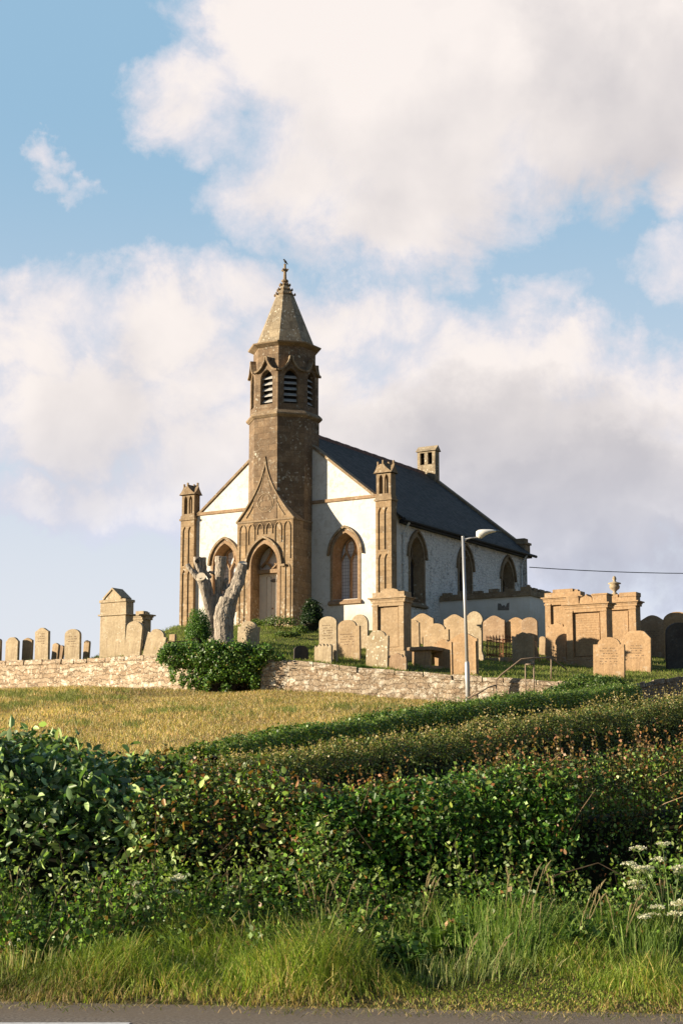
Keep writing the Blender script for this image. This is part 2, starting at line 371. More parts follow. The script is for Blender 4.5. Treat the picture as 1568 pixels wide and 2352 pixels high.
def groundmat(name, cols, sc=(.35, 3, 25), bstr=.6):
    m, h = newmat(name); o = ocoord(h)
    a = h.mix(h.mr(h.noise(o, sc[0], 5, .6), .38, .62), cols[0], cols[1])
    a = h.mix(h.mr(h.noise(o, sc[1], 6, .65), .45, .7, 0, .8), a, cols[2]); n = h.noise(o, sc[2], 4, .7)
    a = h.mix(h.mr(n, .4, .75, 0, .6), a, cols[3]); out(h, a, 1, n, bstr, .05, .1); return m
def groundmix():
    m = groundmat('hill_soil', [(.42, .28, .11), (.34, .235, .085), (.22, .16, .055), (.46, .34, .155)]); h = NT(m.node_tree); p = [x for x in m.node_tree.nodes if x.type == 'BSDF_PRINCIPLED'][0]; c = p.inputs['Base Color'].links[0].from_socket; o = ocoord(h)
    y = h.n('ShaderNodeSeparateXYZ', {0: o}).outputs[1]; f = h.mr(h.m('ADD', y, h.noise(o, 1.5, 4)), 17, 22)
    n_ = h.mix(h.mr(h.noise(o, 9, 5, .7), .35, .65), (.045, .045, .016), (.11, .085, .035)); m.node_tree.links.new(h.mix(f, n_, c), p.inputs['Base Color']); return m
M_FIELD = groundmix()

M_YARD = groundmat('churchyard_turf', [(.10, .115, .03), (.16, .14, .045), (.07, .085, .02), (.20, .17, .07)])
M_VERGE = groundmat('verge_soil', [(.06, .06, .02), (.09, .08, .03), (.04, .035, .015), (.12, .09, .04)])
def asphalt():
    m, h = newmat('asphalt'); o = ocoord(h)
    v = h.n('ShaderNodeTexVoronoi', {'Vector': o, 'Scale': 60}).outputs['Color']; n = h.noise(o, 90, 3, .7)
    a = h.mix(h.mr(h.noise(o, 38, 4, .8), .35, .65), (.09, .072, .058), (.30, .25, .20)); a = h.mix(h.mr(h.n('ShaderNodeTexVoronoi', {'Vector': o, 'Scale': 45}).outputs['Distance'], .12, .3, .7, 0), a, (.26, .215, .17)); s = h.n('ShaderNodeSeparateXYZ', {0: o})
    edge = h.mr(h.m('ADD', h.m('MULTIPLY_ADD', h.m('MINIMUM', h.m('MAXIMUM', s.outputs[0], -4), 4), .13, s.outputs[1]), h.m('MULTIPLY', h.noise(o, 2.5, 5, .7), .5)), 11.0, 11.35)
    a = h.mix(h.m('MULTIPLY', edge, h.mr(h.noise(o, 25, 4, .7), .3, .6)), a, (.19, .145, .10)); a = h.mix(h.mr(h.noise(o, 7, 5, .7), .5, .7, 0, .5), a, (.17, .13, .095))
    out(h, a, .9, n, .6, .01); return m
M_ROAD = asphalt()

# ------------------------------------------------------------------ terrain
def sst(a, b, x):
    t = np.clip((x - a) / (b - a), 0, 1); return t * t * (3 - 2 * t)
class SN:                       # smooth vectorised noise: a sum of sines
    def __init__(s, f, n=10, seed=1):
        g = np.random.default_rng(seed); s.k = g.normal(size=(n, 3)); s.k /= np.linalg.norm(s.k, axis=1)[:, None]
        s.k *= f * g.uniform(.6, 1.8, n)[:, None]; s.p = g.uniform(0, 6.28, n); s.n = n
    def __call__(s, P): return np.sin(P @ s.k.T + s.p).sum(1) / sqrt(s.n)
nA, nB, nC = SN(.5, seed=3), SN(1.6, seed=4), SN(5, seed=5)
def P3(X, Y): return np.stack([X, Y, np.zeros_like(X)], -1).reshape(-1, 3)
def outer(X, Y):
    X = np.asarray(X, float); Y = np.asarray(Y, float); X, Y = np.broadcast_arrays(X, Y); shp = X.shape
    n = nA(P3(X, Y)).reshape(shp) * .06 + nB(P3(X, Y)).reshape(shp) * .03
    Ye = Y + .13 * np.clip(X, -4, 4) + .6
    z = .36 * sst(11.85, 14.4, Ye) + np.clip(Y - 15.5, 0, None) * .1155
    z = np.where(Y > 50, .34 + 34.5 * .1155 + (Y - 50) * .05, z)
    z = z - np.clip(X + 1, 0, 14) * .06 * sst(20, 50, Y)
    dl = (X + 2.3) * .861 - (Y - 27.0) * .508          # distance to the right of the far lane hedge
    z = z - .85 * sst(.2, 1.3, dl) * (1 - sst(4.2, 5.6, dl)) * sst(22, 26, Y) * (1 - sst(46, 52, Y))
    z = np.where(Y > 90, z - (Y - 90) * .03, z)
    return z + n * sst(13, 20, Y) - .024
WL_X, WL_Y = [-17, -9.6, -4.7, -2.6, 6.75, 7.4, 14, 26], [58.6, 54.6, 51.2, 50.0, 47.0, 45.8, 50.0, 56]
def wl(X): return np.interp(X, WL_X, WL_Y)
WA = [(-120, 1524, 57.5), (0, 1519, 56.0), (200, 1512, 53.6), (375, 1503, 51.5), (480, 1505, 50.4)]
WB = [(600, 1511, 50.0), (700, 1518, 49.55), (820, 1533, 49.0), (950, 1541, 48.45), (1060, 1552, 48.0), (1180, 1557, 47.5), (1308, 1566, 47.0)]
_t = [at(*q) for q in WA + WB] + [at(1432, 1577, 46.0), at(1500, 1562, 47.8), at(1640, 1540, 51.5)]
TOPX, TOPZ = [p.x for p in _t], [p.z for p in _t]; WL_X = [p.x for p in _t]; WL_Y = [p.y for p in _t]
def yard(X, Y):
    X = np.asarray(X, float); Y = np.asarray(Y, float); X, Y = np.broadcast_arrays(X, Y); shp = X.shape
    yb = Y - 51
    c = 5.32 + .16 * yb - .06 * np.clip(X + 2.5, 0, 20)
    cap = 8.05 - sst(7, 11, X) * 1.5
    k = .35; hh = np.clip(.5 + .5 * (cap - c) / k, 0, 1); c = cap * (1 - hh) + c * hh - k * hh * (1 - hh)
    l = 5.36 + .04 * yb
    z = l + (c - l) * sst(-10.2, -6.8, X)
    z = np.where(Y > 95, z - (Y - 95) * .1, z)
    tz = np.interp(X, TOPX, TOPZ) - .07; z = tz + (z - tz) * sst(.2, 3.2, Y - wl(X))
    return z + nB(P3(X, Y)).reshape(shp) * .035
def yz(X, Y): return float(yard(X, Y))
def oz(X, Y): return float(outer(X, Y))

def sheet(name, xs, ys, fn, mat):
    X, Y = np.meshgrid(xs, ys); Z = fn(X, Y); V = np.stack([X, Y, Z], -1).reshape(-1, 3); nx, ny = len(xs), len(ys)
    i = (np.arange(ny - 1)[:, None] * nx + np.arange(nx - 1)).ravel(); L = np.stack([i, i + 1, i + 1 + nx, i + nx], 1)
    o = npmesh(name, V, L.ravel(), np.full(len(L), 4), mat, smooth=True); tag(o, kind='structure'); return o
far = np.concatenate([-np.geomspace(1500, 30, 14), np.linspace(-26, 26, 105), np.geomspace(30, 1500, 14)])
sheet('ground', far, np.concatenate([np.linspace(10.3, 52, 150), np.geomspace(53, 2500, 30)]), lambda X, Y: outer(X, Y), M_FIELD)
sheet('near_ground', far, np.concatenate([-np.geomspace(400, 8, 8), [0, 5, 9, 10.3]]), lambda X, Y: np.full_like(X, -.024), M_VERGE)
sheet('road', np.linspace(-200, 200, 60), np.array([-3.5, 2, 6, 11.0, 11.95]), lambda X, Y: np.zeros_like(X), M_ROAD)
p0 = at(290, 2352, 10.7)
sheet('road_marking', np.linspace(-14, p0.x, 20), np.array([10.70, 10.82, 10.915]), lambda X, Y: np.full_like(X, .004), M_PAINT)
# churchyard
xs = np.linspace(-17, 26, 130); tt = np.concatenate([np.linspace(0, 1, 90) ** 1.2 * 45, [60, 90, 150]])
X = np.repeat(xs[None], len(tt), 0); Y = wl(xs)[None] + .25 + tt[:, None]; Z = yard(X, Y)
V = np.stack([X, Y, Z], -1).reshape(-1, 3); nx = len(xs); i = (np.arange(len(tt) - 1)[:, None] * nx + np.arange(nx - 1)).ravel()
tag(npmesh('churchyard_ground', V, np.stack([i, i + 1, i + 1 + nx, i + nx], 1).ravel(), np.full(len(i), 4), M_YARD, smooth=True), kind='structure')

# ------------------------------------------------------------------ arch helpers
def lancet(cx, hw, z0, zs, za, n=8):
    """pointed arch outline, counter-clockwise from bottom left"""
    H = za - zs; r = (hw * hw + H * H) / (2 * hw); a1 = math.atan2(H, r - hw) if r > hw else pi / 2
    rt = [(cx + hw - r + r * cos(a1 * i / n), zs + r * sin(a1 * i / n)) for i in range(n + 1)]
    lf = [(2 * cx - p[0], p[1]) for p in reversed(rt[:-1])]
    return [(cx - hw, z0), (cx + hw, z0)] + rt + lf
def archpath(cx, hw, zs, za, n=8, z0=None):
    p = lancet(cx, hw, zs - 1, zs, za, n)[2:]
    p = p if z0 is None else [(cx + hw, z0)] + p + [(cx - hw, z0)]
    return p

# ------------------------------------------------------------------ CHURCH
Z0 = 7.9
church = empty('church', (2.156, 68.0, Z0), R(-31))
tag(church, 'limewashed stone church with brown octagonal spired tower on the hilltop', 'church')
XC = -5.66; XL, XR = -11.34, 0.0; FY = .18; LEN = 14.25; HW = 4.86       # local z is world z - 7.9
ZR = 9.55; SL = .79
def roofz(x): return ZR - SL * abs(x - XC)
WX = (-2.42, 2 * XC + 2.42)
win = dict(hw=.62, z0=1.42, zs=3.42, za=4.38)
# front gable wall
gw = MB()
outl = [(XL + .08, -2.5), (XR - .08, -2.5), (XR - .08, roofz(XR - .08)), (XC, ZR), (XL + .08, roofz(XL + .08))]
gw.slab(outl, [lancet(x, win['hw'] + .05, win['z0'], win['zs'], win['za'] + .03) for x in WX], FY, FY + .62)
gw.build('gable_wall', M_WHITE, church)
# side walls
SY = (2.42, 7.2, 11.9)
def sideM(x=XR - .08): return Matrix(((0, -1, 0, x), (1, 0, 0, 0), (0, 0, 1, 0), (0, 0, 0, 1)))   # slab x -> church y, slab y -> -x (into the wall)
sw = MB(); sw.slab([(FY + .62, -2.5), (LEN, -2.5), (LEN, HW + .1), (FY + .62, HW + .1)], [lancet(y, win['hw'] + .05, 1.35, 3.35, 4.3) for y in SY], 0, .6, sideM())
sw.build('side_wall', M_WHITE2, church)
sw = MB(); sw.box(XL + .08, XL + .68, FY + .62, LEN, -2.5, HW + .1); sw.build('side_wall', M_WHITE2, church)
sw = MB(); sw.slab([(XL + .08, -2.5), (XR - .08, -2.5), (XR - .08, roofz(0)), (XC, ZR), (XL + .08, roofz(0))], [], LEN - .6, LEN + .02); sw.build('rear_wall', M_WHITE2, church)
# roof
rf = MB()
for s in (-1, 1):
    xe = XC + s * (5.66 + .24); t = .10
    rf.add([(XC, FY + .38, ZR + .04), (xe, FY + .38, ZR - SL * 5.9 + .04), (xe, LEN - .28, ZR - SL * 5.9 + .04), (XC, LEN - .28, ZR + .04),
            (XC, FY + .38, ZR + .04 - t), (xe, FY + .38, ZR - SL * 5.9 + .04 - t), (xe, LEN - .28, ZR - SL * 5.9 + .04 - t), (XC, LEN - .28, ZR + .04 - t)],
           [(0, 1, 2, 3), (4, 7, 6, 5), (0, 4, 5, 1), (1, 5, 6, 2), (2, 6, 7, 3)])
roof = rf.build('roof', M_SLATE, church)
rd = MB(); y = FY + .45; k = 0
while y < LEN - .7:
    rd.slab([(XC - .14, ZR - .07), (XC, ZR + .03), (XC + .14, ZR - .07), (XC + .10, ZR + .07), (XC, ZR + .15 + .012 * (k % 2)), (XC - .10, ZR + .07)], [], y, y + .43); y += .45; k += 1
rd.build('ridge_tiles', M_RIDGE, roof)
# copings
for s in (-1, 1):
    d = lambda x: ZR - SL * abs(x)
    for (ya, yb, nm) in ((FY - .07, FY + .42, 0), (LEN - .32, LEN + .12, 1)):
        cp = MB(); xa, xb = 1.2 if nm == 0 else .3, 5.0
        cp.slab([(XC + s * xa, d(xa) + .02), (XC + s * xb, d(xb) + .02), (XC + s * xb, d(xb) + .17), (XC + s * xa, d(xa) + .17)], [], ya, yb)
        cp.box(XC + s * 4.98 if s > 0 else XC - 5.62, XC + 5.62 if s > 0 else XC - 4.98, ya - .003, yb + .003, d(5.0) - .28, d(5.0) + .12)
        cp.build('gable_coping', M_DRES, church, bevel=.015)
ks = MB(); ks.box(XR - .62, XR + .05, LEN - .45, LEN + .16, HW + .0, HW + .52); ks.box(XR - .68, XR + .11, LEN - .5, LEN + .22, HW + .52, HW + .64); ks.build('kneeler', M_DRES, church, bevel=.02)
for x0, x1 in ((XL + .80, XC - 1.3), (XC + 1.3, XR - .80)): st = MB(); st.box(x0, x1, FY - .07, FY, 5.80, 5.95); st.build('string_course', M_TRIM, church, bevel=.02)
gt = MB(); gt.tube([(XR + .30, FY + .45, HW - .05), (XR + .30, LEN + .32, HW - .05)], .075, 8); gt.box(XR - .079, XR + .22, FY + .64, LEN - .01, HW - .17, HW - .03)
gt.build('gutter', M_IRON, church)
for y in (1.12, 13.45):
    d = MB(); d.tube([(XR + .28, y, HW - .12), (XR + .10, y, HW - .4), (XR - .01, y, HW - .6), (XR - .01, y, -.5)], .05, 8)
    for z in (1.2, 2.9, 4.2): d.box(XR - .08, XR + .05, y - .09, y + .09, z, z + .06)
    d.build('downpipe', M_PIPE, church)

def window(M, cx, z0, zs, za, hw, depth, glass, sill=True, surr=M_TRIM):
    """x-z window laid in the plane y=0 (outwards is -y)"""
    fr = MB(M)
    inner = lancet(cx, hw - .15, z0 + .14, zs - .02, za - .2)
    # surround ring proud of the wall, splayed jamb, then the inner frame
    fr.slab(lancet(cx, hw + .13, z0, zs, za + .16), [lancet(cx, hw, z0 + .1, zs, za)], -.035, .14)
    o1 = lancet(cx, hw, z0 + .1, zs, za); n = len(o1)
    vs = [(p[0], .02, p[1]) for p in o1] + [(p[0], depth, p[1]) for p in inner]
    fr.add(vs, [(i, (i + 1) % n, (i + 1) % n + n, i + n) for i in range(n)])
    fr.slab(lancet(cx, hw + .04, z0 + .02, zs, za + .02), [inner], depth - .004, depth + .10)
    # mullion, two light heads, oval above
    yy0, yy1 = depth - .10, depth + .06; zz = zs - .25; iw = hw - .15
    fr.box(cx - .04, cx + .04, yy0, yy1, z0 + .1, zz)
    fr.band([(cx, zz - .02), (cx + .10, zz + .22), (cx + .24, zz + .5), (cx + .20, zz + .8), (cx + .02, za - .25)], .06, yy0 + .01, yy1 - .01)
    fr.band([(cx, zz - .02), (cx - .10, zz + .22), (cx - .24, zz + .5), (cx - .20, zz + .8), (cx - .02, za - .25)], .06, yy0 + .012, yy1 - .012)
    for s in (-1, 1):
        fr.band([(cx + s * iw, zz + .02), (cx + s * (iw - .10), zz + .20), (cx + s * iw * .5, zz + .40), (cx + s * .13, zz + .22)], .05, yy0 + .02, yy1 - .02)
    wo = fr.build('window', surr, church, bevel=0)
    g_ = MB(M); g_.slab(lancet(cx, hw - .10, z0 + .1, zs, za - .14), [], depth + .02, depth + .045); g_.build('pane', glass, wo)
    hm = MB(M); pth = archpath(cx, hw + .20, zs + .02, za + .26, 10)
    pth = [(pth[0][0] + .06, pth[0][1])] + [(pth[0][0], pth[0][1] + .02)] + pth[1:-1] + [(pth[-1][0], pth[-1][1] + .02)] + [(pth[-1][0] - .06, pth[-1][1])]
    hm.band(pth, .10, -.12, -.001); hm.build('hood_mould', M_DRES, wo)
    s_ = MB(M)
    s_.add([(cx - hw - .2, -.13, z0 - .02), (cx + hw + .2, -.13, z0 - .02), (cx + hw + .2, -.13, z0 - .10), (cx - hw - .2, -.13, z0 - .10),
            (cx - hw - .2, .0, z0 + .08), (cx + hw + .2, .0, z0 + .08), (cx + hw + .2, .0, z0 - .14), (cx - hw - .2, .0, z0 - .14)],
           [(0, 3, 2, 1), (0, 1, 5, 4), (1, 2, 6, 5), (2, 3, 7, 6), (3, 0, 4, 7), (4, 5, 6, 7)])
    s_.build('sill', surr, wo); return wo
for x in WX: window(Matrix.Translation((0, FY, 0)), x, 1.30, win['zs'], win['za'], win['hw'] + .02, .5, M_GLASSW)
for y in SY: window(sideM(XR - .08), y, 1.25, 3.35, 4.3, win['hw'] + .02, .42, M_GLASSD, surr=M_DRES)
# floor-to-roof darkness inside
ib = MB(); ib.box(XL + .9, XR - .9, 1.2, LEN - .8, -2, HW); ib.build('interior', M_BLACK, church)

# corner pinnacles
def pinnacle(x0, y0=0., w_=.78, d_=.46):
    p = MB(); x1 = x0 + w_; cx = x0 + w_ / 2; y1 = y0 + d_
    p.slab([(x0, -2.5), (x1, -2.5), (x1, 5.62), (x0, 5.62)], [], y0 + .05, y1)
    # front skin with two tiers of blind lancets
    holes = []
    for (za_, zb, zc) in ((.35, 3.0, 3.28), (3.45, 5.05, 5.32)):
        for c in (cx - .155, cx + .155): holes.append(lancet(c, .115, za_, zb, zc, 5))
    p.slab([(x0, -2.5), (x1, -2.5), (x1, 5.62), (x0, 5.62)], holes, y0, y0 + .05)
    ob = p.build('pinnacle', M_BROWN, church)
    pl = MB(); pl.box(x0 - .09, x1 + .09, y0 - .10, y1 + .05, -2.5, .22); pl.box(x0 - .05, x1 + .05, y0 - .05, y1 + .03, .22, .34); pl.build('plinth', M_BROWN, ob, bevel=.03)
    b = MB(); b.box(x0 - .06, x1 + .06, y0 - .06, y1 + .07, 5.60, 5.70); b.box(x0 - .015, x1 + .015, y0 - .015, y1 + .02, 5.70, 5.84); b.build('band', M_DRES, ob, bevel=.02)
    # open lantern: front/back frames and side posts
    L = MB(); zt = 6.86
    hl = [lancet(cx - .135, .095, 5.92, 6.55, 6.78, 5), lancet(cx + .145, .095, 5.92, 6.55, 6.78, 5)]
    L.slab([(x0 + .03, 5.84), (x1 - .03, 5.84), (x1 - .03, zt), (x0 + .03, zt)], hl, y0 + .02, y0 + .13)
    L.slab([(x0 + .03, 5.84), (x1 - .03, 5.84), (x1 - .03, zt), (x0 + .03, zt)], hl, y1 - .11, y1)
    sM = Matrix(((0, -1, 0, 0), (1, 0, 0, 0), (0, 0, 1, 0), (0, 0, 0, 1)))
    for xx in (x0 + .03, x1 - .12): L.box(xx, xx + .09, y0 + .13, y1 - .11, 5.84, zt)
    L.box(x0 + .12, x1 - .12, y0 + .20, y0 + .24, 5.84, zt)      # back of the blind opening
    L.build('lantern', M_DRES, ob)
    # four swept gablets
    G_ = MB()
    def swept(c, hw, zb, ztip, n=7): 
        r = [(c + hw * (1 - i / n) ** 1.55, zb + (ztip - zb) * i / n) for i in range(n + 1)]; l = [(2 * c - q[0], q[1]) for q in reversed(r[:-1])]
        return r + l
    G_.slab(swept(cx, w_ / 2 + .10, 6.83, 7.33), [], y0 - .06, y1 + .06)
    G_.slab(swept((y0 + y1) / 2, d_ / 2 + .10, 6.83, 7.30), [], -(x1 + .06), -(x0 - .06), Matrix(((0, -1, 0, 0), (1, 0, 0, 0), (0, 0, 1, 0), (0, 0, 0, 1))))
    for (qx, qy) in ((cx, y0 - .02), (cx, y1 + .02), (x0 - .0, (y0 + y1) / 2), (x1 + .0, (y0 + y1) / 2)): G_.box(qx - .04, qx + .04, qy - .04, qy + .04, 7.26, 7.40)
    G_.build('gablet', M_DRES, ob, bevel=.012)
pinnacle(XL + .02); pinnacle(XR - .78)

# ---- tower
TY = .14; AP = 1.5; RT = AP / cos(pi / 8)
def octo(mb, a0, z0, a1, z1, cx=XC, cy=TY): mb.ring(cx, cy, [(a0 / cos(pi / 8), z0), (a1 / cos(pi / 8), z1)], 8, pi / 8)
t = MB(); octo(t, AP, 4.6, AP, 9.70); tower = t.build('tower', M_TOWER, church)
b = MB(); octo(b, AP + .03, 9.66, AP + .14, 9.76); octo(b, AP + .14, 9.76, AP + .14, 9.83); octo(b, AP + .14, 9.83, AP + .01, 9.98); b.build('string_band', M_DRES, tower)
bs = MB(); octo(bs, 1.20, 9.9, 1.20, 11.9); bs.build('belfry_core', M_BLACK, tower)  # black core paints the darkness behind the louvres
# belfry panels: one slab per face, ogee-topped, with a lancet hole
bp = MB(); uw = MB()
AO = 1.47; hs = AO * math.tan(pi / 8)
def ogee_top(hs, zd, zt, n=10):
    r = [];
    for i in range(n + 1):
        u = i / n; r.append((hs * (1 - u) + .0, zd + (zt - zd) * (u ** 2.3)))
    r[-1] = (.05, zt)
    return r + [(-q[0], q[1]) for q in reversed(r)]
for k in range(8):
    a = pi / 4 * k; Mx = Matrix.Translation((XC, TY, 0)) @ Matrix.Rotation(a, 4, 'Z') @ Matrix.Translation((0, -AO, 0))
    top = ogee_top(hs, 11.80, 12.46)
    hole = lancet(0, .325, 10.28, 11.42, 11.90)
    bp.slab([(-hs, 9.9), (hs, 9.9)] + top, [hole], 0, .13, Mx)
    # sloping sill inside the opening
    bp.add([(-.325, 0, 10.14), (.325, 0, 10.14), (.325, .30, 10.42), (-.325, .30, 10.42), (-.325, .0, 10.28), (.325, 0, 10.28)], [(0, 1, 2, 3)], Mx)
    hd = MB(); hd.band(top, .085, -.13, .16, Mx); hd.build('ogee_hood', M_DRES, tower)
    inner_hs = (AO - .13) * math.tan(pi / 8)
    uw.slab([(-inner_hs, 9.9), (inner_hs, 9.9), (inner_hs, 13.08), (-inner_hs, 13.08)], [lancet(0, .30, 10.28, 11.42, 11.86)], .131, .30, Mx)
    for j in range(5):
        z = 10.42 + j * .27; lv = MB()
        lv.add([(-.30, .13, z), (.30, .13, z), (.30, .29, z + .15), (-.30, .29, z + .15), (-.30, .13, z - .03), (.30, .13, z - .03), (.30, .29, z + .12), (-.30, .29, z + .12)],
               [(0, 1, 2, 3), (4, 7, 6, 5), (0, 4, 5, 1), (1, 5, 6, 2), (3, 2, 6, 7), (0, 3, 7, 4)], Mx); lv.build('louvre', M_LOUV, tower)
bp.build('belfry_panels', M_TRIM if False else M_TOWER, tower); uw.build('belfry_wall', M_TOWER, tower)

ev = MB(); octo(ev, AO - .12, 12.98, AO + .10, 13.10); octo(ev, AO + .10, 13.10, AO + .12, 13.16); octo(ev, AO + .12, 13.16, AO - .14, 13.24); ev.build('eaves_cornice', M_DRES, tower)
sp = MB(); octo(sp, AO - .17, 13.2, .36, 15.80); octo(sp, .36, 15.8, .16, 16.25); spire = sp.build('spire', M_SPIRE, tower)
fi = MB()
for (rr, z, n) in ((.44, 15.76, 8), (.32, 16.0, 8), (.22, 16.24, 8)):
    octo(fi, rr * .9, z - .05, rr * .96, z); octo(fi, rr * .96, z, rr * .7, z + .06)
    for i in range(n):
        a = pi / 8 + i * pi / 4; q = (XC + rr * 1.08 * cos(a), TY + rr * 1.08 * sin(a)); fi.ring(q[0], q[1], [(.02, z - .06), (.05, z - .02), (.045, z + .04), (.015, z + .08)], 6)
fi.ring(XC, TY, [(.14, 16.2), (.10, 16.32), (.09, 16.36), (.17, 16.42), (.16, 16.48), (.08, 16.53), (.065, 16.9), (.08, 16.93), (.13, 16.97), (.10, 17.03), (.055, 17.08), (.05, 17.22), (.065, 17.24), (.05, 17.27), (.02, 17.28)], 8)
for a in range(4): fi.tube([(XC, TY, 16.96), (XC + .14 * cos(a * pi / 2), TY + .14 * sin(a * pi / 2), 16.96), (XC + .19 * cos(a * pi / 2), TY + .19 * sin(a * pi / 2), 17.0)], [.05, .045, .03], 6)
fi.build('finial', M_DRES, tower)

# ---- porch
PX0, PX1, PY = XC - 1.48, XC + 1.48, -1.36
pc = MB(); dh = lancet(XC - .02, .76, -1.2, 3.02, 4.0)
holes = [dh]
ar = MB()
for i in range(6):
    c = PX0 + .30 + i * .472; hw = .165; e = abs(c - XC); zb = 3.2 if e > .98 else 4.32 - .9 * (e / .98) ** 2 + .10
    p_ = [(c - hw, zb), (c - hw, 4.55)] + [(c - hw * cos(pi / 2 * k / 4), 4.55 + .30 * sin(pi / 2 * k / 4)) for k in range(1, 4)] + [(c, 4.86)]
    ar.band(p_, .035, PY - .04 - i * .0007, PY + .01); ar.band([(2 * c - a_, b_) for a_, b_ in p_], .035, PY - .038 - i * .0007, PY + .01)
for c in (PX0 + .26, PX1 - .26):
    p_ = [(c - .13, .45), (c - .13, 2.7)] + [(c - .13 * cos(pi / 2 * k / 4), 2.7 + .25 * sin(pi / 2 * k / 4)) for k in range(1, 5)]
    ar.band(p_, .035, PY - .04, PY + .01); ar.band([(2 * c - a_, b_) for a_, b_ in p_], .035, PY - .038, PY + .01)
pc.slab([(PX0, -2.5), (PX1, -2.5), (PX1, 5.0), (PX0, 5.0)], holes, PY, PY + .05)
pc.slab([(PX0, -2.5), (PX1, -2.5), (PX1, 5.0), (PX0, 5.0)], [dh], PY + .05, PY + .82)
pc.box(PX0, PX1, PY + .82, FY + .1, -2.5, 4.99)
porch = pc.build('porch', M_BROWN, church); ar.build('blind_arcade', M_BROWN, porch)
# ogee gable roof swept back to the nave
def ogee_gable(zb, zt, hw, n=14):
    r = []
    for i in range(n + 1):
        u = i / n; r.append((XC + hw * ((1 - u) ** 1.75) + .0, zb + (zt - zb) * u))
    return r + [(2 * XC - q[0], q[1]) for q in reversed(r[:-1])]
og = MB(); prof = ogee_gable(5.0, 7.78, 1.50); og.slab(prof, [], PY + .02, FY + .3); og.build('ogee_gable', M_BROWN, porch)
cpn = MB(); cpn.band(ogee_gable(4.97, 7.85, 1.53, 18), .07, PY - .05, PY + .30)
cpn.box(PX0 - .05, PX1 + .05, PY - .045, FY + .1, 4.93, 5.01)
# carving: blind trefoil ring and flanking ribs
def ringpath(cx, cz, r, a0, a1, n=14): return [(cx + r * cos(a0 + (a1 - a0) * i / n), cz + r * sin(a0 + (a1 - a0) * i / n)) for i in range(n + 1)]
cpn.band(ringpath(XC + .02, 5.78, .42, R(0), R(360), 24), .035, PY - .02, PY + .03)
for k in range(3):
    a = R(90 + 120 * k); cpn.band(ringpath(XC + .02 + .17 * cos(a), 5.78 + .17 * sin(a), .19, a - R(120), a + R(120), 10), .03, PY - .018, PY + .03)
for s in (-1, 1):
    cpn.band([(XC + s * 1.02, 5.16), (XC + s * .78, 5.48), (XC + s * .60, 5.80)], .03, PY - .018, PY + .03)
    cpn.band([(XC + s * .30, 6.30), (XC + s * .16, 6.70), (XC + s * .06, 7.15)], .03, PY - .018, PY + .03)
cpn.ring(XC, PY + .1, [(.03, 7.80), (.055, 7.88), (.03, 7.96), (.05, 8.02), (.02, 8.08)], 6)
cpn.build('gable_moulding', M_DRES, porch)
# door jamb, hood, transom, tracery
j = MB(); o1 = lancet(XC - .02, .76, -1.2, 3.02, 4.0); i1 = lancet(XC - .02, .58, -1.2, 2.98, 3.82)
j.slab(lancet(XC - .02, .86, -1.2, 3.02, 4.10), [i1 if False else lancet(XC - .02, .70, -1.2, 3.0, 3.94)], PY - .03, PY + .16)
j.build('door_surround', M_TRIM, porch)
hm = MB(); pth = archpath(XC - .02, .93, 2.95, 4.22, 12); hm.band(pth, .09, PY - .14, PY - .001); hm.box(XC + .88, XC + 1.12, PY - .13, PY, 2.86, 2.95); hm.box(XC - 1.14, XC - .92, PY - .13, PY, 2.86, 2.95)
hm.build('hood_mould', M_DRES, porch)
DY = PY + .80
dr = MB(); x0, x1 = XC - .80, XC + .77
dr.box(x0, XC - .012, DY - .04, DY + .03, .1, 2.68); dr.box(XC + .0, x1, DY - .04, DY + .03, .1, 2.68)
for x in (XC - .40, XC - .14, XC + .14, XC + .40): dr.box(x - .008, x + .008, DY - .052, DY - .035, .1, 2.55)
door = dr.build('door', M_DOOR, porch, bevel=.004)
dk = MB(); dk.box(XC - .012, XC, DY - .03, DY + .02, .1, 2.68)
for x in (XC - .40, XC - .14, XC + .14, XC + .40):
    dk.box(x + .008, x + .022, DY - .043, DY - .0405, .1, 2.55)
for c in (XC - .27, XC + .27): dk.band(archpath(c, .11, 2.45, 2.60, 5), .012, DY - .046, DY - .0405)
dk.build('door_joints', M_RUST, door)
hn = MB(); hn.ring(0, 0, [(.03, -.02), (.035, 0), (.02, .03)], 8, 0, Matrix.Translation((XC - .05, DY - .06, 1.12)) @ Matrix.Rotation(R(90), 4, 'X')); hn.build('handle', M_RUST, door)
pq = MB(); pq.ring(0, 0, [(.17, 0), (.17, .025)], 16, 0, Matrix.Translation((XC + .0, DY - .046, 2.36)) @ Matrix.Rotation(R(90), 4, 'X') @ Matrix.Diagonal((1, .45, 1, 1))); pq.build('plaque', M_MARK, door)
tr = MB(); ty0, ty1 = DY - .20, DY - .05
tr.box(XC - .80, XC + .76, DY - .24, DY + .03, 2.69, 2.86)
for s in (-1, 1):
    tr.band([(XC + s * .62, 2.98), (XC + s * .34, 3.24), (XC + s * .13, 3.56), (XC - s * .0, 4.00)], .06, ty0 + s * .003, ty1)
    tr.band([(XC + s * .40, 3.22), (XC + s * .16, 3.03), (XC - s * .02, 2.88)], .055, ty0 + .01 + s * .003, ty1 - .01)
    for (a_, b_) in ((.52, 3.14), (.30, 3.40), (.20, 3.10)): tr.ring(0, 0, [(.02, 0), (.045, .05), (.04, .12)], 6, 0, Matrix.Translation((XC + s * (a_ - .06), ty1 - .02, b_)) @ Matrix.Rotation(R(90), 4, 'X'))
tro = tr.build('tracery', M_TRIM, porch)
gp = MB(); gp.slab(lancet(XC - .02, .78, 2.70, 3.0, 3.97), [], DY + .0, DY + .018); gp.build('pane', plain('fanlight_glass', (.62, .57, .53), .4, var=.1), tro)
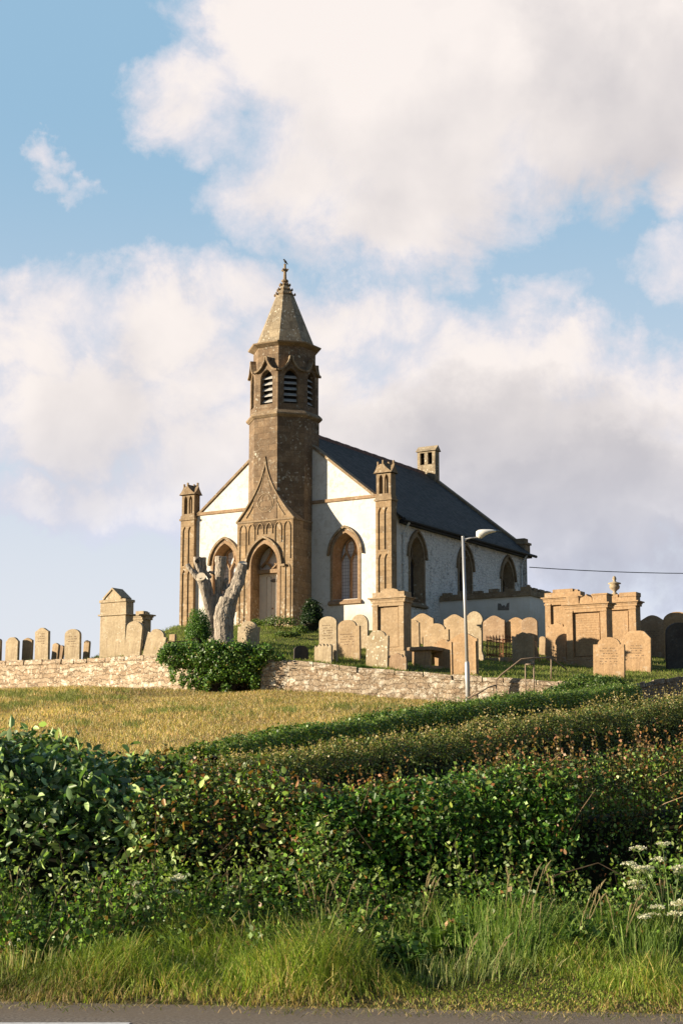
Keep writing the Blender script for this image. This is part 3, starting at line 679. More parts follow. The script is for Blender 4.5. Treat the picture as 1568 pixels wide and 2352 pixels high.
stp = MB(); stp.box(XC - 1.0, XC + 1.0, PY - .35, PY + .80, -.5, .10); stp.box(XC - 1.2, XC + 1.2, PY - .75, PY - .352, -.6, -.07); stp.build('door_step', M_DRES, porch, bevel=.02)

# ---- little gabled bellcote on the far gable
bc = MB(); cx = XC + .07; hw = .53; y0, y1 = LEN - .42, LEN + .06
hol = [[(cx - .37, 10.08), (cx - .11, 10.08), (cx - .11, 10.72), (cx - .37, 10.72)], [(cx + .09, 10.08), (cx + .35, 10.08), (cx + .35, 10.72), (cx + .09, 10.72)]]
bc.slab([(cx - hw, 9.0), (cx + hw, 9.0), (cx + hw, 10.82), (cx - hw, 10.82)], hol, y0, y0 + .14)
bc.slab([(cx - hw, 9.0), (cx + hw, 9.0), (cx + hw, 10.82), (cx - hw, 10.82)], [], y1 - .10, y1)
for x in (cx - hw, cx + hw - .12): bc.box(x, x + .12, y0 + .14, y1 - .10, 9, 10.82)
cot = bc.build('bellcote', M_SPIRE, church)
bb = MB(); bb.box(cx - hw + .13, cx + hw - .13, y0 + .25, y0 + .30, 9.2, 10.8); bb.build('opening', M_BLACK, cot)  # black sheet: darkness behind the openings put into colour
bd = MB()
ym = (y0 + y1) / 2
bd.slab([(y0 - .10, 10.80), (y1 + .10, 10.80), (ym, 11.12)], [], -(cx + hw + .07), -(cx - hw - .07), Matrix(((0, -1, 0, 0), (1, 0, 0, 0), (0, 0, 1, 0), (0, 0, 0, 1))))
bd.build('bellcote_roof', M_SPIRE, cot, bevel=.01)

# ---- vestry
vt = MB(); VX, VY, VB = 4.38, 4.63, 9.6
vt.box(XR - .078, VX, VY, VB, -4.0, 1.60)
vest = vt.build('vestry', whitewash('vestry_render', .15), church)
vp = MB(); vp.box(XR - .07, VX + .08, VY - .09, VB + .08, 1.60, 1.76); vp.box(XR - .06, VX + .04, VY - .04, VY + .18, 1.76, 1.86); vp.box(VX - .18, VX + .04, VY + .18, VB, 1.76, 1.86)
for i in range(6):
    x = .05 + i * .78; vp.box(x, x + .44, VY - .045, VY + .185, 1.86, 2.02 if i % 2 else 1.97)
for i in range(7):
    y = VY + .35 + i * .72; vp.box(VX - .185, VX + .045, y, y + .44, 1.86, 2.0)
vp.ring(VX - .1, VY + .07, [(.12, 1.86), (.10, 2.08), (.0, 2.12)], 6)
vp.build('parapet', M_DARKST if False else M_DRES, vest, bevel=.012)
mk = MB(); mk.slab([(2.80, 1.05), (3.36, 1.02), (3.38, 1.36), (3.27, 1.33), (3.20, 1.18), (3.12, 1.27), (3.03, 1.22), (2.96, 1.34), (2.82, 1.36)], [], VY - .012, VY + .01); mk.build('stain', M_MARK, vest)

# wire from the far corner of the church
cw_ = church.matrix_basis
def cworld(x, y, z): return Matrix.Translation((2.156, 68, Z0)) @ Matrix.Rotation(R(-31), 4, 'Z') @ Vector((x, y, z))
a = cworld(XR + .1, LEN - .1, HW - .62); bpt = Vector((34, 92, 14.05)); wr = MB()
pts = [a.lerp(bpt, i / 16) - Vector((0, 0, 1.1 * 4 * (i / 16) * (1 - i / 16) * .45)) for i in range(17)]; wr.tube(pts, .022, 5)
tag(wr.build('overhead_cable', M_WIRE), 'thin dark cable running from the far church corner to the right', 'cable')

# jackdaw on the finial
bw = cworld(XC, TY, 17.28); bd_ = MB()
def ell(mb, c, r, M=None, n=10, m=7):
    mb.ring(0, 0, [(max(sin(pi * i / m), .02), -cos(pi * i / m)) for i in range(m + 1)], n, 0, Matrix.Translation(c) @ (M or Matrix()) @ Matrix.Diagonal((*r, 1)))
ell(bd_, bw + Vector((.01, 0, .115)), (.055, .05, .10), Matrix.Rotation(R(-38), 4, 'Y'))
ell(bd_, bw + Vector((-.045, 0, .205)), (.04, .035, .035))
bd_.tube([bw + Vector((-.07, 0, .205)), bw + Vector((-.115, 0, .195))], [.015, .004], 6)
bd_.tube([bw + Vector((.04, 0, .08)), bw + Vector((.13, 0, -.03))], [.035, .022], 6)
for s in (-.02, .02): bd_.tube([bw + Vector((0, s, .06)), bw + Vector((-.005, s, 0))], [.015, .01], 5)
bo = bd_.build('jackdaw', M_BIRD, smooth=True); rm = bo.modifiers.new('r', 'REMESH'); rm.mode = 'VOXEL'; rm.voxel_size = .009
tag(bo, 'small black jackdaw perched on top of the spire finial', 'bird')

# ------------------------------------------------------------------ churchyard wall
def rough_wall(pts, name, mat, label, cope=.16, capmat=None, seed=1):
    """pts: list of (x, y, zbase, ztop) along the wall face; thickness goes away from camera"""
    root = empty(name, (pts[0][0], pts[0][1], pts[0][2])); tag(root, label, 'wall', 'stone walls of the churchyard')
    g = random.Random(seed); P = []
    for (a, b) in zip(pts[:-1], pts[1:]):
        n = max(int(hypot(b[0] - a[0], b[1] - a[1]) / .28), 1)
        for i in range(n): P.append([a[k] + (b[k] - a[k]) * i / n for k in range(4)])
    P.append(list(pts[-1])); m = MB(Matrix.Translation(-Vector(root.location))); rows = 6; vs = []; fs = []
    for p in P:
        for r in range(rows + 1):
            u = r / rows; vs.append((p[0] + g.uniform(-.02, .02), p[1] - .10 * (1 - u) + g.uniform(-.028, .028), (p[2] - .6) * (1 - u) + (p[3] - cope) * u if r < rows else p[3] - cope))
        vs.append((p[0], p[1] + .42, p[3] - cope)); vs.append((p[0], p[1] + .42, p[2] - .6))
    k = rows + 3
    for i in range(len(P) - 1):
        for r in range(k): a_, b_ = i * k + r, i * k + (r + 1) % k; fs.append((a_, b_, b_ + k, a_ + k))
    fs += [tuple(range(k)), tuple((len(P) - 1) * k + r for r in range(k))]
    m.add(vs, fs); m.build('masonry', mat, root)
    c = MB(Matrix.Translation(-Vector(root.location))); i = 0
    while i < len(P) - 1:
        j_ = min(i + g.choice([2, 2, 3, 3, 4]), len(P) - 1); a_, b_ = P[i], P[j_]; h_ = cope + g.uniform(-.03, .025); o_ = g.uniform(-.02, .03)
        d = Vector((b_[0] - a_[0], b_[1] - a_[1], 0)).normalized() * .012; e = g.uniform(-.012, .012)
        c.add([(a_[0] + d.x, a_[1] - .05 + o_, a_[3] - cope + .002), (b_[0] - d.x, b_[1] - .05 + o_, b_[3] - cope + .002), (b_[0] - d.x, b_[1] + .46, b_[3] - cope + .002), (a_[0] + d.x, a_[1] + .46, a_[3] - cope + .002),
               (a_[0] + d.x, a_[1] + .02 + o_, a_[3] - cope + h_ + e), (b_[0] - d.x, b_[1] + .02 + o_, b_[3] - cope + h_ - e), (b_[0] - d.x, b_[1] + .38, b_[3] - cope + h_ - e), (a_[0] + d.x, a_[1] + .38, a_[3] - cope + h_ + e)],
              [(0, 3, 2, 1), (4, 5, 6, 7), (0, 1, 5, 4), (1, 2, 6, 5), (2, 3, 7, 6), (3, 0, 4, 7)]); i = j_
    c.build('coping_stones', mat, root, bevel=.02); return root
def wp(x, y, Y): p = at(x, y, Y); return (p.x, p.y, oz(p.x, p.y), p.z)
rough_wall([wp(*q) for q in WA], 'churchyard_wall', M_RUB, 'lichened rubble retaining wall under the left headstones, left of the ivy', seed=2)
rough_wall([wp(*q) for q in WB], 'churchyard_wall', M_RUB, 'pale rubble retaining wall running right from the ivy to the gate', seed=3)
e0 = wp(1432, 1577, 46.0); rough_wall([(e0[0], e0[1], e0[3] - .9, e0[3]), (*wp(1500, 1562, 47.8)[:2], e0[3] - .6, wp(1500, 1562, 47.8)[3]), (*wp(1640, 1540, 51.5)[:2], 4.2, wp(1640, 1540, 51.5)[3])], 'lane_wall', M_RUBD, 'low shaded stone wall at the right edge beyond the lane hedge', seed=4)
# the return of the wall that holds the ground beside the gate

# ------------------------------------------------------------------ headstones
def stone_prof(kind, w_, h_, g):
    hw = w_ / 2
    def arc(cx, cz, r, a0, a1, n=8): return [(cx + r * cos(R(a0 + (a1 - a0) * i / n)), cz + r * sin(R(a0 + (a1 - a0) * i / n))) for i in range(n + 1)]
    if kind == 'round':
        top = [(hw * cos(R(a)), h_ - hw * .62 + hw * .62 * sin(R(a))) for a in range(0, 181, 15)]
    elif kind == 'full': top = [(hw * cos(R(a)), h_ - hw + hw * sin(R(a))) for a in range(0, 181, 12)]
    elif kind == 'shoulder':
        r = hw * .72; top = [(hw, h_ - r * .62), (r + .01, h_ - r * .62)] + [(r * cos(R(a)), h_ - r * .62 + r * .62 * sin(R(a))) for a in range(0, 181, 15)] + [(-r - .01, h_ - r * .62), (-hw, h_ - r * .62)]
    elif kind == 'ogee':
        top = [(hw, h_ - hw * .42)]
        for i in range(1, 16): u = 1 - 2 * i / 16; top.append((hw * u, h_ - hw * .42 + hw * .42 * (.5 + .5 * cos(pi * u)) ** .75))
        top.append((-hw, h_ - hw * .42))
    elif kind == 'hip': top = [(hw, h_ - hw * .5), (hw * .55, h_ - .03), (hw * .3, h_), (-hw * .3, h_), (-hw * .55, h_ - .03), (-hw, h_ - hw * .5)]
    elif kind == 'point': top = [(hw, h_ - hw * .40), (hw * .5, h_ - hw * .14), (0, h_), (-hw * .5, h_ - hw * .14), (-hw, h_ - hw * .40)]
    elif kind == 'gothic':
        p = archpath(0, hw, h_ - hw * 1.05, h_, 7); top = [(hw * .86, h_ - hw * 1.25)] + p + [(-hw * .86, h_ - hw * 1.25)]
        return [(-hw * 1.0, -.5), (hw * 1.0, -.5), (hw * 1.0, .12), (hw * .82, .3), (hw * .86, h_ - hw * 1.3)] + top[1:-1] + [(-hw * .86, h_ - hw * 1.3), (-hw * .82, .3), (-hw * 1.0, .12)]
    elif kind == 'scroll':
        top = [(hw, h_ - hw * .5), (hw * .92, h_ - hw * .28), (hw * .78, h_ - hw * .36), (hw * .66, h_ - hw * .40), (hw * .55, h_ - hw * .12), (hw * .40, h_ - hw * .16), (hw * .25, h_ - .03), (0, h_)]
        top = top + [(-p[0], p[1] - .01) for p in reversed(top[:-1])]
    elif kind == 'jag':
        top = [(hw, h_ - .1), (hw * .8, h_ - .03), (hw * .6, h_ - .12), (hw * .4, h_ - .02), (hw * .18, h_ - .1), (0, h_), (-hw * .2, h_ - .09), (-hw * .45, h_ - .01), (-hw * .7, h_ - .12), (-hw * .9, h_ - .05), (-hw, h_ - .14)]
    elif kind == 'flat': top = [(hw, h_), (-hw, h_)]
    return [(-hw, -.5), (hw, -.5)] + top
GR_ = 'carved headstones standing in the churchyard'
def base_Y(x, y, Y=None):
    if Y: p = at(x, y, Y); return p
    lo = 46.5; p = at(x, y, lo)
    for i in range(400):
        Yt = lo + i * .08; p = at(x, y, Yt)
        if Yt < wl(p.x) + .62: continue
        if yz(p.x, Yt) >= p.z: break
    return p
def headstone(x0, x1, yt, yb, kind, label, mat=0, Y=None, lean=0, rz=-31, th=.11, tilt=0, name='headstone', edge=False):
    p = base_Y((x0 + x1) / 2, yb, Y); ppm = FPX / p.y; th_px = th * abs(sin(R(rz))) * ppm
    w_ = max((x1 - x0 - th_px) / ppm / max(cos(R(rz)), .5), .25); h_ = (yb - yt) / ppm * 1.0
    g = random.Random(int(x0 * 7 + yt)); z = p.z
    m = MB(); m.slab(stone_prof(kind, w_, h_, g), [], -th / 2, th / 2)
    if edge:
        for s in (-1, 1): m.tube([(s * (w_ / 2 - .05), -th / 2, .05), (s * (w_ / 2 - .05), -th / 2, h_ - w_ * .3)], .035, 6)
    o = m.build(name, GRAVES[mat] if isinstance(mat, int) else mat, bevel=.014)
    o.location = (p.x, p.y, z); o.rotation_euler = (R(tilt + g.uniform(-1.5, 1.5)), R(lean), R(rz + g.uniform(-3, 3)))
    tag(o, label, 'headstone', GR_); return o
H = [
 (-14, 5, 1467, 1518, 'round', 'headstone cut off by the left edge of the photo', 0, 57.6, 0),
 (10, 47, 1464, 1519, 'hip', 'squat headstone with chamfered corners, at the far left end of the row', 2, 56.9, 0),
 (49, 77, 1465, 1518, 'point', 'narrow low-pointed headstone touching the left side of a tall scrolled one', 0, 57.0, 0),
 (78, 117, 1442, 1517, 'ogee', 'tall headstone with curved top and square shoulders, tallest on the far left', 2, 56.3, 0),
 (117, 137, 1477, 1515, 'point', 'small stubby headstone peeping out right of the tall curved one', 0, 58, 6),
 (131, 146, 1482, 1514, 'round', 'tiny leaning headstone in the gap before the lone round-topped one', 3, 59, 10),
 (147, 188, 1445, 1515, 'round', 'upright round-topped headstone standing alone left of the gabled monument', 2, 55.6, 0),
 (190, 207, 1470, 1513, 'jag', 'low broken headstone with a lumpy top beside the gabled monument', 0, 57.5, 4),
 (283, 327, 1427, 1507, 'round', 'headstone leaning right in front of the gabled monument', 2, 53.6, 7),
 (326, 378, 1444, 1506, 'shoulder', 'strongly tilted wide headstone left of the ivy', 2, 53.0, 17),
 (388, 406, 1457, 1486, 'flat', 'small plain headstone low beside the church left corner', 0, 58, 0),
 (543, 595, 1427, 1500, 'shoulder', 'pale round-shouldered headstone directly right of the dead tree', 2, None, 3),
 (733, 776, 1416, 1516, 'round', 'tall slim headstone right of the dark bush by the church', 2, None, 0),
 (769, 829, 1424, 1512, 'shoulder', 'broad headstone half crossed by a shadow, left of the big panelled monument', 0, None, 0),
 (804, 847, 1411, 1490, 'full', 'round headstone standing behind two others just left of the big monument', 2, None, 0),
 (721, 765, 1478, 1521, 'jag', 'short jagged-topped headstone close behind the wall', 2, None, 0),
 (840, 892, 1448, 1532, 'shoulder', 'headstone blotched all over with white lichen', M_LICH, None, 2),
 (887, 936, 1500, 1537, 'scroll', 'very low worn headstone with curled corners in front of the big monument', 3, None, 0),
 (938, 965, 1424, 1488, 'shoulder', 'narrow headstone tucked against the right side of the big panelled monument', 0, None, 0),
 (944, 998, 1409, 1480, 'ogee', 'camel-backed headstone below the first side window', 0, None, 0),
 (972, 1033, 1432, 1503, 'shoulder', 'wide shouldered headstone behind the table tomb', 0, None, 0),
 (999, 1040, 1467, 1534, 'scroll', 'reddish headstone with scrolled top just right of the table tomb', 1, None, -3),
 (1019, 1068, 1411, 1478, 'ogee', 'broad headstone with a neighbour shadow on it, left behind the lamp post', 0, None, 0),
 (1071, 1112, 1404, 1516, 'gothic', 'tall waisted headstone with pointed arch top right of the lamp post', 2, None, 0),
 (1109, 1160, 1414, 1474, 'ogee', 'headstone mostly in shadow behind the left part of the rusty railing', 3, None, 0),
 (1162, 1208, 1418, 1476, 'ogee', 'wide reddish headstone behind the right part of the rusty railing', 1, None, 0),
 (1198, 1235, 1418, 1484, 'round', 'dark red round headstone against the white vestry corner', 3, None, 0),
 (1177, 1226, 1452, 1527, 'scroll', 'ornate-topped headstone in front of the right end of the railing', 0, None, 0),
 (1225, 1238, 1470, 1517, 'point', 'thin broken headstone slanting left, left of the monument group', 1, None, -14),
 (1254, 1301, 1430, 1520, 'scroll', 'shouldered headstone carrying a big round shadow beside the monument', 1, None, 2),
 (1364, 1432, 1464, 1554, 'shoulder', 'large headstone standing nearest, in front of the inscribed monument', 1, None, 2),
 (1430, 1493, 1449, 1542, 'hip', 'coffin-shaped headstone tapering down, second from the nearest', 1, None, 2),
 (1467, 1527, 1413, 1508, 'ogee', 'streaked reddish headstone right of the urn monument', 3, None, 2),
 (1048, 1078, 1466, 1508, 'point', 'small dark-toned headstone squeezed behind the foot of the lamp post', 3, 54.5, -4),
 (912, 932, 1446, 1500, 'round', 'thin headstone edge showing behind the big panelled monument base', 2, 61.5, 0),
 (1238, 1252, 1462, 1505, 'round', 'narrow headstone in the gap left of the stepped monument', 0, 60.0, 3),
 (1527, 1585, 1405, 1502, 'round', 'tall round headstone at the right edge behind the shaded one', 1, 60.5, 0),
]
for x0, x1, yt, yb, kind, label, mat, Y, lean in H: headstone(x0, x1, yt, yb, kind, label, mat, Y, lean)
headstone(1036, 1098, 1454, 1553, 'ogee', 'headstone with roll-moulded edges standing at the foot of the lamp post', 1, None, 0, edge=True)
headstone(674, 708, 1483, 1516, 'round', 'small headstone with its shaded face coloured black, alone in the grass right of the tree', M_DARKST, None, 0, rz=15)
headstone(1524, 1600, 1430, 1516, 'round', 'large headstone facing away from the sun, its shade coloured black, at right edge', M_DARKST, 56.5, 0, rz=24)

M_LET = plain('worn_lettering', (.13, .09, .06), .95)
def lettering(o, w_, z0, rows, seed, th=.11):
    g = random.Random(seed); m = MB()
    for q_ in range(rows):
        x = -w_ / 2 + g.uniform(0, .06); z = z0 + q_ * .085
        while x < w_ / 2 - .05:
            l = g.uniform(.03, .08)
            if g.random() < .75: m.box(x, x + l, -th / 2 - .004, -th / 2 + .002, z, z + .022)
            x += l + g.uniform(.015, .035)
    m.build('lettering', M_LET, o)['kind'] = 'stuff'
for lab, w_, z0, rows in (('broad headstone half', .52, .45, 5), ('large headstone standing nearest', .62, .40, 7), ('coffin-shaped', .50, .45, 6), ('tall slim headstone', .40, .70, 6), ('streaked reddish', .62, .55, 6), ('upright round-topped', .42, .45, 5), ('tall headstone with curved', .36, .5, 6)):
    for o in list(COL.objects):
        if o.get('label', '').startswith(lab): lettering(o, w_, z0, rows, len(lab))

# ------------------------------------------------------------------ large monuments
def monument(x0, x1, ytop, ybase, label, mat, Y=None, depth=.55, style='panel', rz=-31):
    p = base_Y((x0 + x1) / 2, ybase, Y); ppm = FPX / p.y; side = depth * sin(R(31)) * ppm
    w_ = (x1 - x0 - side) / ppm / cos(R(31)); h_ = (ybase - ytop) / ppm; hw = w_ / 2
    root = empty('monument', p, R(rz)); tag(root, label, 'monument', 'large carved monuments in the churchyard')
    D_ = depth
    if style == 'gable':
        m = MB(); m.box(-hw + .04, hw - .04, 0, D_, -.5, h_ * .62); m.build('body', mat, root, bevel=.015)
        m = MB(); m.box(-hw - .03, hw + .03, -.06, D_ + .06, h_ * .62 + .001, h_ * .645); m.box(-hw + .03, hw - .03, -.0, D_, h_ * .645 + .001, h_ * .81); m.build('cornice', mat, root, bevel=.012)
        m = MB(); m.slab([(-hw * .98, h_ * .811), (hw * .98, h_ * .811), (hw * .98, h_ * .85), (hw * .62, h_ * .86), (0, h_), (-hw * .62, h_ * .86), (-hw * .98, h_ * .85)], [], -.05, D_ + .05); m.build('pediment', mat, root, bevel=.012)
        m = MB(); m.band([(-hw * .66, h_ * .865), (0, h_ * 1.01), (hw * .66, h_ * .865)], .06, -.09, D_ + .08); m.build('raking_moulding', mat, root); return root
    bh = h_ * .115; ct = h_ * .80
    m = MB(); m.box(-hw - .06, hw + .06, -.10, D_ + .1, -.6, bh - .06); m.box(-hw + .02, hw - .02, -.04, D_ + .02, bh - .059, bh); m.build('base', mat, root, bevel=.02)
    m = MB(); pw = w_ * .15
    m.slab([(-hw + .04, bh + .001), (hw - .04, bh + .001), (hw - .04, ct), (-hw + .04, ct)], [[(-hw + .04 + pw, bh + .05), (hw - .04 - pw, bh + .05), (hw - .04 - pw, ct - .12), (-hw + .04 + pw, ct - .12)]], 0, .12)
    m.box(-hw + .041, hw - .041, .12, D_, bh + .001, ct); m.build('body', mat, root, bevel=.008)
    m = MB(); m.box(-hw + .10 + pw, hw - .10 - pw, .085, .13, bh + .10, ct - .17); m.build('panel', mat, root, bevel=.006)
    m = MB()
    for i, (e, za, zb) in enumerate(((.02, ct + .001, ct + .09), (.045, ct + .091, ct + .14), (.10, ct + .141, ct + .19))): m.box(-hw - e, hw + e, -e, D_ + e, za, zb)
    m.build('cornice', mat, root, bevel=.008)
    for s in (-1, 1):
        for (za, zb) in ((ct - .13, ct - .08),):
            pass
    for xa in (-hw + .02, hw - pw - .06): m = MB(); m.box(xa, xa + pw + .04, -.03, .0, ct - .12, ct - .06); m.build('capital', mat, root)
    m = MB(); t0 = ct + .191
    if style == 'block': m.box(-hw + .02, hw - .02, .02, D_ - .02, t0, h_ - .10); m.slab([(-hw * .55, h_ - .099), (hw * .55, h_ - .099), (hw * .5, h_ - .03), (hw * .2, h_ + .03), (hw * .1, h_), (-hw * .2, h_ + .04), (-hw * .5, h_ - .03)], [], .1, D_ - .1)
    elif style == 'attic': m.box(-hw + .02, hw - .02, .02, D_ - .02, t0, h_ - .12); m.box(-hw * .55, hw * .55, .05, D_ - .05, h_ - .119, h_); m.box(hw * .60, hw * .8, .1, .3, h_ - .119, h_ - .04)
    elif style == 'split':
        m.box(-hw + .02, -hw * .35, .02, D_ - .02, t0, h_ - .10); m.box(hw * .30, hw - .02, .02, D_ - .02, t0, h_ - .06); m.box(hw * .27, hw + .01, .0, D_, h_ - .059, h_)
        m.slab([(-hw * .349, t0), (hw * .299, t0), (hw * .25, h_ - .12), (hw * .06, h_ - .06), (0, h_ + .02), (-hw * .08, h_ - .06), (-hw * .28, h_ - .12)], [], .05, D_ - .05)
        m.box(-hw * .95, -hw * .38, .04, D_ - .04, h_ - .099, h_ - .03)
    elif style == 'urn':
        m.box(-hw + .02, hw - .02, .03, D_ - .03, t0, h_ - .16); m.box(hw * .28, hw + .0, .0, D_, h_ - .159, h_); m.box(-hw, -hw * .28, .0, D_, h_ - .159, h_); m.box(-.2, .2, .05, D_ - .05, h_ - .159, h_ - .04)
    m.build('crown_block', mat, root, bevel=.012)
    if style == 'urn':
        m = MB(); z = h_ - .04; s = .92
        m.ring(0, D_ / 2, [(.13 * s, z), (.12 * s, z + .05), (.06 * s, z + .10), (.07 * s, z + .14), (.20 * s, z + .24), (.215 * s, z + .33), (.17 * s, z + .39), (.27 * s, z + .42), (.26 * s, z + .45), (.10 * s, z + .49), (.05 * s, z + .53), (.085 * s, z + .60), (.06 * s, z + .69), (.01, z + .72)], 16)
        m.build('urn', GRAVES[2], root, smooth=True)
    return root
monument(216, 299, 1353, 1513, 'tall gabled monument rising above the left row of headstones', GRAVES[2], Y=55.2, style='gable', depth=.42)
monument(293, 341, 1403, 1506, 'smaller monument with flat cap behind the leaning headstones', GRAVES[2], Y=56.2, style='attic', depth=.35)
monument(844, 938, 1352, 1511, 'big panelled monument with moulded cornice in front of the church corner', GRAVES[0], style='block', depth=.55)
monument(1246, 1340, 1352, 1498, 'stepped-top panelled monument at the left of the right-hand group', GRAVES[1], style='attic', depth=.5)
m5 = monument(1294, 1402, 1364, 1532, 'inscribed panelled monument in the middle of the right-hand group', GRAVES[1], style='split', depth=.55)
monument(1352, 1467, 1362, 1520, 'monument topped by a stone urn at the right of the group', GRAVES[1], style='urn', depth=.5)
# weathered inscription lines on the middle monument: short incised strokes
ins = MB(); g = random.Random(5)
for r in range(15):
    x = -.42; z = .62 + r * .085
    while x < .40:
        l = g.uniform(.02, .06)
        if g.random() < .8: ins.box(x, x + l, .081, .087, z, z + .018)
        x += l + g.uniform(.015, .03)
ins.build('inscription', stone('incised_letters', (.30, .175, .09), (.34, .21, .11), lamt=0, course=False), m5)

# table tombs
def table_tomb(x0, x1, yt, yb, label, Y=None):
    p = base_Y((x0 + x1) / 2, yb, Y); ppm = FPX / p.y; h_ = (yb - yt) / ppm; L_ = 1.7
    w_ = .92
    root = empty('table_tomb', p, R(-31)); tag(root, label, 'tomb', 'table tombs')
    m = MB(); m.box(-w_ / 2, w_ / 2, -.1, L_, h_ - .12, h_); m.build('table_slab', GRAVES[3], root, bevel=.02)
    for y in (.0, L_ - .35):
        m = MB(); m.slab([(-.32, -.4), (.32, -.4), (.32, h_ - .122), (-.32, h_ - .122)], [], y, y + .14); m.build('support', GRAVES[1], root, bevel=.015)
    m = MB(); m.box(-w_ / 2 - .05, w_ / 2 + .05, -.15, L_ + .05, -.5, .03); m.build('plinth', GRAVES[0], root)
table_tomb(926, 1006, 1486, 1532, 'weathered table tomb between the big monument and the reddish headstone')
table_tomb(378, 440, 1473, 1500, 'dark slab table tomb half hidden behind the ivy', 53.2)

# rusty grave railing
p = base_Y(1118, 1516); rl = empty('grave_railing', p, R(-31)); tag(rl, 'rusty iron railing enclosing a grave right of the lamp post', 'railing')
Wd, Dp, Hh = .75, 1.5, .82
m = MB(); m.box(-.12, Wd + .12, -.1, .08, -.4, .06); m.box(Wd - .06, Wd + .12, .081, Dp, -.4, .06); m.build('kerb', GRAVES[0], rl, bevel=.01)
m = MB()
for z in (.18, .68): m.box(-.02, Wd + .02, -.012, .012, z, z + .03); m.box(Wd - .012, Wd + .012, .013, Dp, z, z + .03); m.box(-.02, .004, .013, Dp, z, z + .03)
m.build('rail', M_RUST, rl)
def bar(x, y, big=0):
    m = MB(); m.tube([(x, y, .05), (x, y, Hh - .06)], .010 + .008 * big, 5); m.ring(x, y, [(.010, Hh - .06), (.026, Hh - .02), (.004, Hh + .06)], 5); m.build('bar', M_RUST, rl)
for i in range(7): bar(i * Wd / 6, 0, i in (0, 6))
for i in range(1, 13): bar(Wd, i * Dp / 12, i == 12); bar(0, i * Dp / 12)

# ------------------------------------------------------------------ lamp post
pb = at(1075, 1618, 47.2); pb.z = oz(pb.x, pb.y); lp = empty('street_lamp', pb); tag(lp, 'slim grey street lamp with cranked arm in front of the churchyard wall', 'street lamp')
tp = at(1062.5, 1234, 47.2) - pb; m = MB(); m.tube([(0, 0, -.3), tp * .25, tp * .26], [.075, .072, .05], 10); m.tube([tp * .26, tp], [.052, .045], 10); m.ring(tp.x, tp.y, [(.05, tp.z), (.045, tp.z + .03), (.01, tp.z + .04)], 8); m.build('pole', M_STEEL, lp, smooth=True)
a0 = at(1065, 1238, 47.2) - pb; a1 = at(1097, 1234, 47.2) - pb
m = MB(); m.tube([a0 - Vector((.02, 0, .0)), a1], [.025, .022], 8); m.tube([a0 + Vector((.04, 0, -.0)), a0 + Vector((.03, 0, -.07))], .03, 8); m.build('arm', M_STEEL, lp, smooth=True)
hx = at(1093, 1226, 47.2) - pb; m = MB(); prof = [(0, .05, -.10, .085), (.06, .095, -.155, .10), (.16, .115, -.165, .12), (.26, .115, -.09, .12), (.38, .115, -.02, .10), (.50, .105, .02, .08), (.59, .095, .03, .06)]
vs = []; n = 10
for (x, zt, zb, wy) in prof:
    for k in range(n): a = 2 * pi * k / n; vs.append((hx.x + x, hx.y + wy * cos(a), hx.z + .02 + (zt + zb) / 2 + (zt - zb) / 2 * sin(a)))
fs = [(i * n + k, i * n + (k + 1) % n, (i + 1) * n + (k + 1) % n, (i + 1) * n + k) for i in range(len(prof) - 1) for k in range(n)] + [tuple(range(n)), tuple((len(prof) - 1) * n + k for k in range(n))]
m.add(vs, fs); m.build('lamp_head', M_LAMPW, lp, smooth=True)
m = MB(); m.tube([(hx.x + .58, hx.y, hx.z + .085), (hx.x + .76, hx.y, hx.z + .06)], [.03, .022], 8); m.build('end_cap', plain('smoked_plastic', (.09, .11, .11), .4), lp, smooth=True)

# handrails by the steps
def rail(lines, label, Y0):
    root = empty('handrail', at(*lines[0][0][:2], Y0)); tag(root, label, 'handrail', 'tubular handrails by the churchyard steps'); Mi = Matrix.Translation(-root.location)
    for k, L_ in enumerate(lines):
        m = MB(Mi); pts = []
        for q in L_: pts.append(at(q[0], q[1], q[2]))
        m.tube(pts, .022, 7); m.build('rail' if len(L_) > 2 or abs(L_[0][0] - L_[1][0]) > 4 else 'post', M_RAIL, root, smooth=True)
rail([[(1139, 1562, 46.7), (1150, 1550, 46.7), (1196, 1514, 46.7), (1226, 1511, 46.8), (1264, 1510, 47.0), (1300, 1538, 47.7)], [(1139, 1560, 46.7), (1139, 1612, 46.7)], [(1225, 1512, 46.8), (1226, 1600, 46.8)], [(1206, 1526, 46.6), (1226, 1525.5, 46.6)], [(1206, 1526, 46.6), (1206, 1600, 46.6)], [(1265, 1511, 47.0), (1265, 1560, 47.0)]],
     'bent tubular handrail climbing to a level top by the churchyard steps', 46.7)
rail([[(1072, 1604, 46.4), (1098, 1593, 46.5), (1120, 1579, 46.6), (1138, 1574, 46.7)], [(1096, 1594, 46.5), (1096, 1618, 46.5)]], 'low sloping handrail against the wall just right of the lamp post', 46.4)

